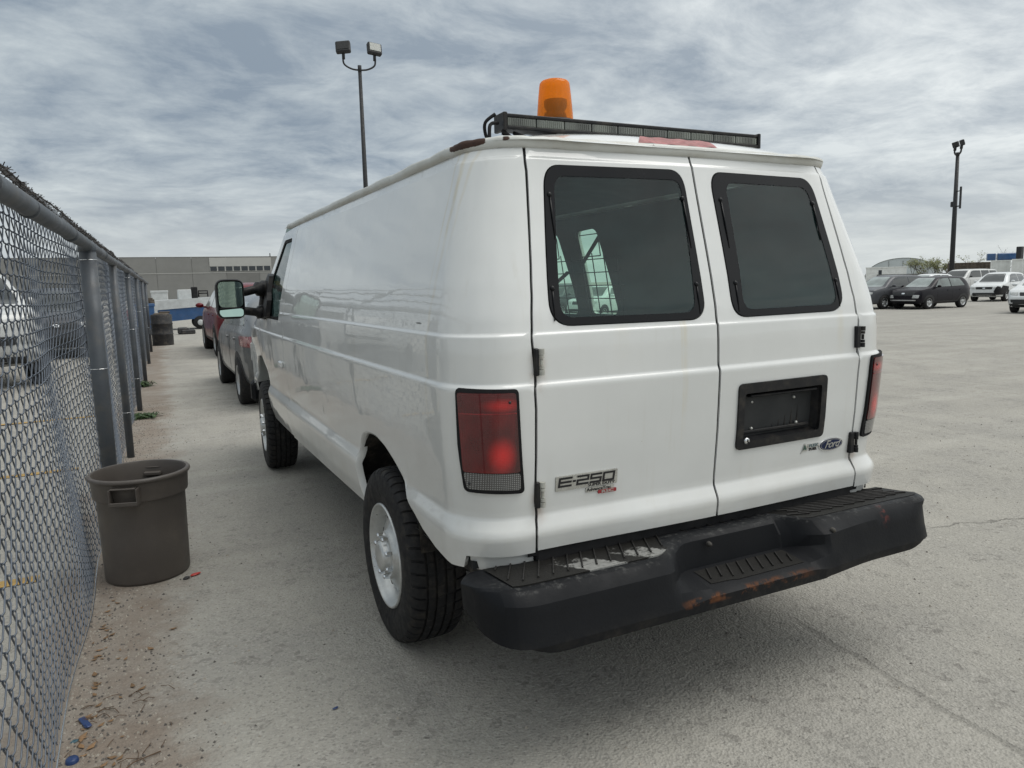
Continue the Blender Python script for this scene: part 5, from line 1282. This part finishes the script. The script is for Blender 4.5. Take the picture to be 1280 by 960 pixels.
bits2 = [('grille', 'F', [(-.55, .66), (.55, .66), (.62, .84), (-.62, .84)], 'plastic_trim', .010), ('*headlight', 'F', [(.50, .55), (.76, .55), (.78, .70), (.54, .70)], 'head_lens', .014), ('skid_plate', 'F', [(-.66, .42), (.66, .42), (.70, .47), (-.70, .47)], 'alloy', .014), ('*tail_lamp', 'B', [(.5, .9), (.78, .9), (.78, 1.03), (.5, 1.03)], 'tail_red', .012), ('badge', 'F', [(-.08, .74), (.08, .74), (.08, .80), (-.08, .80)], 'chrome', .02)]
build_car('parked_suv', 'small black SUV parked facing left in front of the grey one', 'car', at_px(1164, 37.0), facing(-1, .02), spec(VEN, scale=.86, paint='paint_black', bits=bits2, screenmat='windscreen_pale'))
# 3 white SUV with broken front corner
hs = build_car('damaged_suv', 'white SUV with smashed front corner and missing headlight trim, facing the lot', 'car', at_px(1250, 46.2), facing(-.98, -.19), spec(SUV, scale=.86, L=4.5, paint='paint_white_suv', screenmat='car_glass', bits=front_bits()+[('crushed_corner', 'F', [(-.86, .40), (-.60, .42), (-.52, .60), (-.66, .88), (-.80, .86)], 'seam_black', .03), ('crushed_corner', 'R', [(1.55, .82), (1.72, .50), (2.10, .45), (2.15, .75), (1.9, .92)], 'seam_black', .01), ('crushed_corner', 'L', [(1.15, .86), (1.30, .42), (2.12, .42), (2.16, .70), (1.85, .93)], 'seam_black', .012)]))
# 4 white SUV cut by the right edge
build_car('parked_suv', 'white SUV with black lower bumper cut off by the right edge of the photo', 'car', at_px(1313, 33.5), facing(-.97, -.24), spec(SUV, scale=.86, L=4.7, W=1.9, paint='paint_white_suv', bits=front_bits()+[('lower_trim', 'F', [(-.8, .26), (.8, .26), (.82, .58), (-.82, .58)], 'plastic_trim', .007)]))
# 5 tall white truck behind
TRK = spec(SUV, L=5.6, W=1.95, tumble=.22, sill=.45, top=[(-2.8, 1.30), (-2.76, 1.78), (-2.6, 1.93), (-1.4, 1.98), (.6, 1.98), (.95, 1.90), (1.55, 1.40), (1.75, 1.34), (2.6, 1.26), (2.75, 1.15), (2.8, .9)], belt=[(-2.8, 1.22), (0, 1.26), (1.5, 1.25), (2.6, 1.16), (2.8, .85)], wy=(-1.75, 1.85), wr=.39,
    side_win=[[(-2.5, 1.36), (-1.5, 1.36), (-1.5, 1.84), (-2.45, 1.84)], [(-1.40, 1.36), (-.45, 1.36), (-.45, 1.86), (-1.40, 1.86)], [(-.35, 1.36), (1.15, 1.34), (.75, 1.80), (.45, 1.86), (-.35, 1.86)]], screen=[(-.78, 1.38), (.78, 1.38), (.68, 1.86), (-.68, 1.86)], rear_win=[(-.7, 1.35), (.7, 1.35), (.65, 1.8), (-.65, 1.8)], seams=(-.40, 1.0), door_y=(-1.2, -.2), mirror=(1.1, 1.42), clad=0)
build_car('parked_truck', 'tall white double-cab vehicle parked behind the small black SUV', 'truck', at_px(1208, 58.0), facing(-1, .0), spec(TRK, scale=.86, paint='paint_white_truck', screenmat='car_glass', mirmat='plastic_trim', bits=front_bits()))
build_car('parked_suv', 'pale car roof showing between the grey and the small black SUV', 'car', at_px(1160, 55.0), facing(-1, .0), spec(SUV, scale=.86, paint='paint_white_suv', bits=front_bits()))
build_car('parked_suv', 'white car seen through the left rear window of the van', 'car', at_px(754, 31.0), facing(-.9, -.4), spec(VEN, scale=.86, paint='paint_white_suv', screenmat='car_glass', bits=front_bits()))
build_car('parked_suv', 'grey car glimpsed at the left corner of the van rear window', 'car', at_px(704, 34.0), facing(-.9, -.4), spec(SUV, scale=.86, paint='paint_graphite', screenmat='car_glass', bits=front_bits()))
# 6 silver hatchback ahead of the van, damaged, wrapped window
HAT = spec(VEN, L=4.35, W=1.78, top=[(-2.17, .90), (-2.10, 1.00), (-2.0, 1.08), (-1.55, 1.36), (-1.1, 1.44), (-.3, 1.47), (.25, 1.44), (.55, 1.36), (1.15, 1.03), (1.35, .97), (1.9, .84), (2.10, .72), (2.17, .6)], belt=[(-2.17, .84), (-2.0, .98), (0, .95), (1.1, .92), (1.9, .80), (2.17, .58)], wy=(-1.35, 1.30), wr=.325,
    side_win=[[(-1.60, 1.05), (-.45, 1.02), (-.45, 1.35), (-1.25, 1.34)], [(-.38, 1.02), (.88, 1.00), (.40, 1.30), (.1, 1.36), (-.38, 1.37)]], rear_win=[(-.56, 1.06), (.56, 1.06), (.47, 1.36), (-.47, 1.36)], seams=(-.42, .75), mirror=(.78, 1.02), clad=0)
build_car('wrecked_hatchback', 'grey hatchback with pale film over its rear window, parked just ahead of the white van', 'car', (.14, 9.70, 0), 0, spec(HAT, mirrors=0, paint='paint_silver', rwmat='film_plastic', bits=[('*tail_lamp', 'B', [(.58, .79), (.86, .79), (.86, .92), (.58, .92)], 'tail_red', .014), ('*tail_lamp_side', 'L', [(-2.08, .78), (-1.85, .80), (-1.88, .92), (-2.08, .93)], 'tail_red', .012)][:1]+[('rear_bumper', 'B', [(-.80, .32), (.80, .32), (.82, .60), (-.82, .60)], 'primer_grey', .010), ('number_plate', 'B', [(-.26, .62), (.26, .62), (.26, .72), (-.26, .72)], 'film_plastic', .014), ('dented_panel', 'L', [(-2.05, .55), (-1.80, .60), (-1.72, .84), (-2.0, .88)], 'primer_grey', .004), ('tail_lamp', 'L', [(-2.10, .79), (-1.90, .81), (-1.92, .92), (-2.10, .93)], 'tail_red', .012)]))
# 7 red SUV in front of it
build_car('parked_suv', 'dark red SUV standing ahead of the grey hatchback', 'car', (.50, 17.9, 0), math.radians(1), spec(SUV, W=1.80, paint='paint_red', rwmat='film_plastic', bits=[('*tail_lamp', 'B', [(.50, .92), (.86, .92), (.86, 1.10), (.55, 1.10)], 'tail_red', .014), ('rear_bumper', 'B', [(-.80, .34), (.80, .34), (.82, .62), (-.82, .62)], 'plastic_trim', .010)]))
# 8 vehicles in the yard beyond the fence
build_car('parked_van', 'white van with dark windows parked beyond the fence on the left', 'van', (-5.0, 14.6, 0), facing(.35, -.94), spec(TRK, L=5.2, sill=.34, paint='paint_white_truck', screenmat='car_glass', clad=1, bits=front_bits()))
build_car('parked_suv', 'dark SUV parked beyond the fence behind the white van', 'car', (-3.9, 20.6, 0), facing(.1, -.99), spec(SUV, paint='paint_graphite', screenmat='car_glass', bits=front_bits()))
build_car('parked_suv', 'white SUV further out in the yard beyond the fence', 'car', (-9.5, 19.5, 0), facing(.3, -.95), spec(SUV, paint='paint_white_suv', screenmat='car_glass', bits=front_bits()))
build_car('parked_suv', 'silver SUV seen through the near fence mesh in the yard', 'car', (-8.2, 9.0, 0), facing(1, -.1), spec(SUV, paint='paint_silver', screenmat='car_glass', bits=front_bits()))
build_car('parked_suv', 'black SUV in the yard beyond the fence next to the silver one', 'car', (-8.4, 5.9, 0), facing(1, -.05), spec(VEN, paint='paint_black', screenmat='car_glass', bits=front_bits()))
print('cars done', round(time.time()-T0, 1))

# ------------------------------------------------------------------ equipment beyond the cars
tr = thing('equipment_trailer', 'low white and blue wheeled machine with sloping white top parked across the lane', 'machine', (-.10, 31.6, 0))
k = MB(); k.add([(-1.35, -.7, .82), (1.25, -.7, .96), (1.25, -.7, 1.30), (-1.35, -.7, 1.20), (-1.35, .7, .82), (1.25, .7, .96), (1.25, .7, 1.30), (-1.35, .7, 1.20)], [(0, 1, 2, 3), (7, 6, 5, 4), (3, 2, 6, 7), (0, 3, 7, 4), (1, 5, 6, 2), (0, 4, 5, 1)]); k.build('tank', 'machine_white', tr, fixn=True)
k = MB(); k.add([(-1.2, -.66, .72), (-.7, -.66, .36), (1.25, -.66, .50), (1.25, -.66, .955), (-1.2, -.66, .83), (-1.2, .66, .72), (-.7, .66, .36), (1.25, .66, .50), (1.25, .66, .955), (-1.2, .66, .83)], [(0, 1, 2, 3, 4), (9, 8, 7, 6, 5), (0, 5, 6, 1), (1, 6, 7, 2), (2, 7, 8, 3), (4, 9, 5, 0)]); k.build('chassis_panel', 'machine_blue', tr, fixn=True)
for x in (.35, ):
    for y in (-.72, .55):
        k = MB(); k.lathe([(0, 0), (.11, -.01), (.12, .02), (.24, .0), (.27, .03), (.27, .17), (.22, .2), (0, .2)], 24, 'y', (x, y, .27)); wq_ = k.build('wheel', 'tyre', tr)
        k = MB(); k.lathe([(0, -.03), (.06, -.03), (.11, -.012), (.12, 0)], 18, 'y', (x, y-.005, .27)); k.build('rim', 'machine_white', wq_)
k = MB(); k.box((-.40, -.4, 1.22), (.10, .4, 1.62), .02); k.build('canister', 'machine_white', tr)
k = MB(); k.box((.12, -.3, 1.26), (.35, .2, 1.72), .02); k.tube([(.4, 0, 1.3), (.4, 0, 1.55), (.75, 0, 1.55), (.75, 0, 1.3)], .03, 6); k.tube([(.4, 0, 1.45), (.75, 0, 1.45)], .025, 6); k.build('seat_frame', 'seam_black', tr)
bt = thing('blue_crate', 'blue crate heaped with scrap left of the white and blue machine', 'crate', (-1.78, 29.5, 0)); k = MB(); k.box((-.30, -.3, .0), (.34, .3, 1.10), .03); k.box((-.33, -.33, 1.0), (.37, .33, 1.12), .02); k.build('crate_shell', 'machine_blue', bt)
k = MB()
RB = random.Random(2)
for _ in range(16):
    x, y = RB.uniform(-.35, .3), RB.uniform(-.25, .2); k.box((x-.08, y-.08, 1.1), (x+.08, y+.08, 1.1+RB.uniform(.05, .28)), .01)
k.build('scrap_heap', 'rust_wall', bt)
wb = thing('white_crate', 'small pale crate standing behind the blue crate', 'crate', (-1.1, 36, 0)); k = MB(); k.box((-.35, -.3, 0), (.35, .3, 1.6), .03); k.box((-.37, -.32, 1.52), (.37, .32, 1.62), .01); k.build('crate_shell', 'machine_white', wb)
k = MB(); k.box((-.16, -.25, 0), (.20, .25, .24), .04); k.box((-.05, -.3, .0), (.42, .1, .16), .03); k.build('scrap_block', 'drum_plastic', thing('scrap_block', 'dark scrap lump on the ground right of the drum', 'scrap', (-.6, 27.5, 0)))
# yellow machine glimpsed above the cars
ym_ = thing('yellow_loader', 'yellow machine showing over the cars behind the van mirror', 'machine', (5.5, 52, -.55))
k = MB(); k.box((-1.8, -1, .5), (1.6, 1, 2.0), .1); k.add([(-1.9, -.9, 1.9), (1.7, -.9, 2.2), (1.5, -.9, 2.7), (-.8, -.9, 2.5), (-1.9, .9, 1.9), (1.7, .9, 2.2), (1.5, .9, 2.7), (-.8, .9, 2.5)], [(0, 1, 2, 3), (7, 6, 5, 4), (3, 2, 6, 7), (0, 4, 5, 1), (1, 5, 6, 2), (0, 3, 7, 4)]); k.build('machine_body', 'machine_yellow', ym_)
k = MB(); k.box((.0, -1.02, 2.3), (.9, -.9, 2.62), .02); k.build('hood_panel', 'machine_white', ym_)
for x in (-1.2, 1.2): k = MB(); k.lathe([(0, -.02), (.3, -.02), (.5, 0), (.55, .1), (.55, .3), (0, .3)], 20, 'y', (x, -1.15, .55)); k.build('wheel', 'tyre', ym_)
# red and white road cone / barrel in the other yard
tb = thing('traffic_barrel', 'faded red and white traffic barrel beyond the far end of the fence', 'traffic barrel', (-2.25, 19.0, 0))
for i, (a, b_) in enumerate(((0, .3), (.3, .6), (.6, .85), (.85, 1.1))):
    k = MB(); k.lathe([(0, a), (.26-i*.02, a), (.25-i*.02, b_), (0, b_)], 20); k.build('band', 'badge_red' if i % 2 else 'film_plastic', tb)

# ------------------------------------------------------------------ light poles
def light_pole(loc, H, r, label, rz, heads, extra=False, hs=1.0):
    t_ = thing('light_pole', label, 'light pole', loc, rz, 'floodlight poles'); k = MB()
    k.tube([(0, 0, 0), (0, 0, H*.5), (0, 0, H)], [r*1.25, r*1.1, r*.8], 14); k.lathe([(0, 0), (r*2.4, 0), (r*2.4, .25), (r*1.3, .3)], 16); k.build('pole', 'pole_steel', t_)
    k = MB()
    k.tube(catmull([(-heads, 0, H+.55), (-heads, 0, H+.20), (-heads*.55, 0, H+.02), (0, 0, H-.02), (heads*.55, 0, H+.02), (heads, 0, H+.20), (heads, 0, H+.55)], 6), r*.42, 8)
    k.tube([(0, 0, H-.1), (0, 0, H+.15)], r*.9, 10); k.build('bracket_arm', 'pole_steel', t_)
    for S_ in (-1, 1):
        k = MB(); q = Matrix.Translation((S_*heads, -.05, H+.78)) @ Matrix.Rotation(math.radians(-18), 4, 'X') @ Matrix.Rotation(S_*.25, 4, 'Z'); k.box((-.33*hs, -.13*hs, -.27*hs), (.33*hs, .13*hs, .27*hs), .04, M4=None)
        k.v = [tuple(q @ Vector(v)) for v in k.v]; hdm = k.build('floodlight', 'pole_steel', t_)
        k = MB(); k.box((-.26*hs, -.13*hs-.015, -.16*hs), (.26*hs, -.13*hs-.001, .21*hs), .004); k.v = [tuple(q @ Vector(v)) for v in k.v]; k.build('lamp_glass', 'lamp_glass' if S_ > 0 else 'plastic_trim', hdm)
        k = MB(); k.tube([(S_*heads, -.0, H+.35), (S_*heads, -.03, H+.62)], r*.7, 8); k.build('knuckle', 'pole_steel', hdm)
    if extra:
        k = MB(); k.box((-.70, -.08, H-4.0), (-.60, .06, H-2.4), .02); k.tube([(-.6, 0, H-3.8), (0, 0, H-3.8)], .05, 6); k.tube([(-.6, 0, H-2.7), (0, 0, H-2.7)], .04, 6); k.box((.15, -.14, H-3.8), (.42, .14, H-3.4), .04); k.build('antenna', 'pole_steel', t_)
    return t_
D1 = 31.0; light_pole((CAM_LOC.x+.2702*D1, CAM_LOC.y+.9628*D1, 0), 10.0, .085, 'dark light pole with two floodlights rising behind the van roof', math.radians(-10), .60, False, .86)
D2 = 66.0; light_pole((CAM_LOC.x+.8371*D2, CAM_LOC.y+.5470*D2, 0), 10.2, .15, 'dark light pole with antenna on the right beyond the parked cars', math.radians(62), .42, True, .80)

# ------------------------------------------------------------------ far buildings
bd = thing('warehouse', 'long grey concrete warehouse with a pale band of square windows', 'building', (0, 190, 0))
HB = 9.75
cur = -120.0; i = 0
while cur < 62:
    w_ = 7.6; k = MB(); dk = i % 5 in (3,); k.box((cur+.04, (.0 if not dk else -.03), 0), (cur+w_-.04, .4, 5.95)); k.box((cur+.04, (.0 if not dk else -.03), 6.1), (cur+w_-.04, .4, HB-(.18 if cur > 35 else 0)))
    k.build('wall_panel', 'concrete_panel_dark' if dk else 'concrete_panel', bd); cur += w_; i += 1
k = MB(); k.box((-120, .10, 0), (62, 40, HB-.3)); k.build('hall', 'joint_grey', bd)
k = MB(); k.box((-120, -.06, 5.95), (62, .3, 6.1)); k.build('belt_course', 'concrete_pale', bd)
k = MB(); k.box((-120, -.05, HB-.02), (62, .5, HB+.10)); k.build('parapet', 'concrete_panel_dark', bd)
wx0, wx1 = 13.1, 27.3; k = MB(); k.box((wx0, -.14, 7.55), (wx1, -.02, 9.6)); k.box((wx0, -.10, 6.35), (wx1, -.04, 7.55)); k.build('pale_fascia', 'concrete_pale', bd)
for j in range(8):
    a = wx0+.12+j*1.76; k = MB(); k.box((a, -.16, 6.45), (a+1.46, -.10, 7.5)); k.build('window', 'facade_glass', bd)
for x in (-14, -4.5, 6, 12, 38, 44): k = MB(); k.box((x-.5, 8, HB), (x+.5, 9, HB+.35)); k.build('roof_vent', 'concrete_pale', bd)
k = MB(); k.tube([(27.6, 3, HB), (27.6, 3, HB+1.0)], .12, 6); k.build('flue', 'pole_steel', bd)

def at_dir(px_dir, D_): return (CAM_LOC.x+px_dir[0]*D_, CAM_LOC.y+px_dir[1]*D_, 0)
qd = dirpx(1128); q0 = at_dir(qd, 200); qh = thing('fabric_shelter', 'grey arched fabric storage shelter beyond the parked cars', 'building', q0, facing(-qd[0], -qd[1]))
k = MB(); P_ = []
for y in np.linspace(0, -22, 12): P_.append([(8.2*math.cos(a), y, 5.3*math.sin(a)**.85) for a in np.linspace(0, PI, 25)])
k.grid(P_); k.build('fabric_roof', 'tent_fabric', qh)
k = MB(); k.add([(8.1*math.cos(a), -.2, 5.2*math.sin(a)**.85) for a in np.linspace(0, PI, 25)], [tuple(range(25))]); k.build('end_wall', 'tent_fabric', qh)
for a in (-3, 0, 3): k = MB(); k.box((a-.04, -.15, 0), (a+.04, -.1, 4.6)); k.build('end_wall_seam', 'joint_grey', qh)
lb_d = dirpx(1106); lb_ = thing('low_building', 'low pale flat-roofed building in front of the arched shelter', 'building', at_dir(lb_d, 175), facing(-lb_d[0], -lb_d[1]))
k = MB(); k.box((-4, -6, 0), (3.6, 0, 2.9)); k.box((-4.1, -6.1, 2.85), (3.7, .1, 3.05)); k.build('walls', 'white_metal_wall', lb_)
for x0_, x1_ in ((.6, 1.2), ): k = MB(); k.box((x0_, .01, 1.5), (x1_, .06, 2.4)); k.build('window', 'facade_glass', lb_)
# rusty sheet wall and white containers
def slab(D_, da, db, z1, name, label, cat, mat, depth=2.4, ribs=0):
    a = Vector(at_dir(da, D_)); b_ = Vector(at_dir(db, D_)); L = (b_-a).length; t_ = thing(name, label, cat, tuple(a), math.atan2(b_.y-a.y, b_.x-a.x), 'white shipping containers' if cat == 'container' else None)
    k = MB(); k.box((0, 0, 0), (L, depth, z1)); k.build('shell', mat, t_)
    if ribs:
        k = MB(); n = int(L/.35)
        for j in range(n): k.box((.1+j*.35, -.04, .15), (.1+j*.35+.16, -.001, z1-.12))
        k.build('corrugation', mat, t_)
        k = MB(); k.box((-.02, -.06, z1-.11), (L+.02, .02, z1+.02)); k.box((-.02, -.06, 0), (L+.02, .02, .14)); k.box((-.03, -.07, 0), (.10, .02, z1)); k.box((L-.10, -.07, 0), (L+.03, .02, z1)); k.build('corner_frame', mat, t_)
    return t_
def dirpx(x, y=345.0):
    a = (x-640)/FPX; b_ = -(y-480)/FPX; v = fwd+r2*a+u2*b_; h = math.hypot(v.x, v.y); return (v.x/h, v.y/h)
DIR = {1184: dirpx(1184), 1237: dirpx(1237), 1238: dirpx(1238), 1262: dirpx(1262), 1264: dirpx(1264), 1330: dirpx(1330)}
slab(98, DIR[1184], DIR[1237], 2.55, 'sheet_wall', 'rust-brown metal sheet wall behind the tall white vehicle', 'wall', 'rust_wall', .5, 1)
slab(92, DIR[1238], DIR[1262], 2.62, 'shipping_container', 'white shipping container next to the rust-brown wall', 'container', 'white_metal_wall', 2.4, 1)
slab(90, DIR[1264], DIR[1330], 2.66, 'shipping_container', 'white shipping container cut by the right edge with blue gear on top', 'container', 'white_metal_wall', 2.4, 1)
c_ = at_dir(dirpx(1259), 92.5); k = MB(); k.box((-1.0, -.4, 2.63), (.75, .4, 3.35), .08); k.box((-1.9, -.3, 2.63), (-1.15, .3, 3.35), .05); o_ = k.build('roof_gear', 'machine_blue'); o_.location = (c_[0], c_[1], 0); o_.rotation_euler = (0, 0, math.atan2(-.85, .5)+.2); tag(o_, 'blue boxy gear lying on top of the white containers', 'equipment')
c_ = at_dir(dirpx(1273), 90.5); k = MB(); k.box((-.25, -.25, 2.67), (.25, .25, 3.9), .05); o_ = k.build('vent_stack', 'pole_steel'); o_.location = (c_[0], c_[1], 0); tag(o_, 'dark stack standing on the container at the right edge', 'vent')
# grey low wall line behind the cars (far edge of the lot)
k = MB(); a = Vector(at_dir(dirpx(1100), 150)); b_ = Vector(at_dir(dirpx(1190), 120)); k.tube([a+Vector((0, 0, .8)), b_+Vector((0, 0, .8))], .9, 4, smooth=False); o_ = k.build('low_wall', 'concrete_panel_dark'); tag(o_, 'low dark barrier wall far behind the parked cars', 'wall')

# shrubs and bare trees
def shrub(x, y, H, R_, n, label, seed, leafy, name='shrub'):
    rg = random.Random(seed); t_ = thing(name, label, 'shrub' if name == 'shrub' else 'tree', (x, y, 0), 0, 'shrubs beyond the parked cars' if name == 'shrub' else 'bare trees beyond the parked cars'); k = MB(); tips = []
    def grow(p, d_, L, r, lv):
        q = p+d_*L; k.tube([p, (p+q)/2+Vector((rg.uniform(-.05, .05)*L,)*3), q], [r, r*.85, r*.7], 5)
        if lv == 0: tips.append((p, q)); return
        for _ in range(rg.choice((2, 3, 3))):
            nd = (d_+Vector((rg.gauss(0, .42), rg.gauss(0, .42), rg.uniform(-.05, .3)))).normalized(); grow(q if rg.random() < .6 else p+d_*L*rg.uniform(.5, .9), nd, L*rg.uniform(.55, .8), r*.6, lv-1)
    for _ in range(n): grow(Vector((rg.gauss(0, R_*.35), rg.gauss(0, R_*.35), 0)), Vector((rg.gauss(0, .22), rg.gauss(0, .22), 1)).normalized(), H*.34, .05, 4)
    k.build('stems' if name == 'shrub' else 'trunk', 'bark', t_)
    if leafy:
        l_ = MB()
        for p, q in tips:
            for _ in range(leafy):
                c_ = p.lerp(q, rg.uniform(0, 1.1))+Vector((rg.gauss(0, .12), rg.gauss(0, .12), rg.gauss(0, .1))); s_ = rg.uniform(.05, .12); e1 = Vector(np.random.default_rng(rg.randint(0, 9999)).normal(size=3)).normalized()*s_; e2 = e1.orthogonal().normalized()*s_*.6
                l_.add([c_-e1, c_+e2, c_+e1, c_-e2], [(0, 1, 2, 3)])
        l_.build('foliage' if name == 'shrub' else 'crown', 'spring_leaf', t_)
for i, (px_, D_, H_, R_, n, lf_, nm_, lab) in enumerate(((1150, 110, 4.2, 1.6, 3, 4, 'shrub', 'green budding shrub just right of the arched shelter'), (1160, 112, 3.6, 1.8, 3, 5, 'shrub', 'denser green shrub in the middle of the row by the shelter'), (1170, 108, 3.9, 1.5, 3, 4, 'shrub', 'yellow-green shrub left of the right light pole'), (1178, 112, 3.4, 1.4, 3, 5, 'shrub', 'low sparse shrub nearest the right light pole'),
        (1213, 108, 5.2, .5, 1, 2, 'bare_tree', 'thin bare tree rising over the rust-brown wall'), (1221, 112, 3.9, .8, 2, 2, 'bare_tree', 'short bushy tree right of the thin bare one'), (1252, 112, 4.8, .5, 1, 0, 'bare_tree', 'leafless tree behind the white containers'))):
    p_ = at_dir(dirpx(px_), D_); shrub(p_[0], p_[1], H_, R_, n, lab, 40+i, lf_, nm_)
print('scene built', round(time.time()-T0, 1), 's; objects', len(bpy.data.objects), 'tris~', sum(len(o.data.polygons) for o in bpy.data.objects if o.type == 'MESH'))
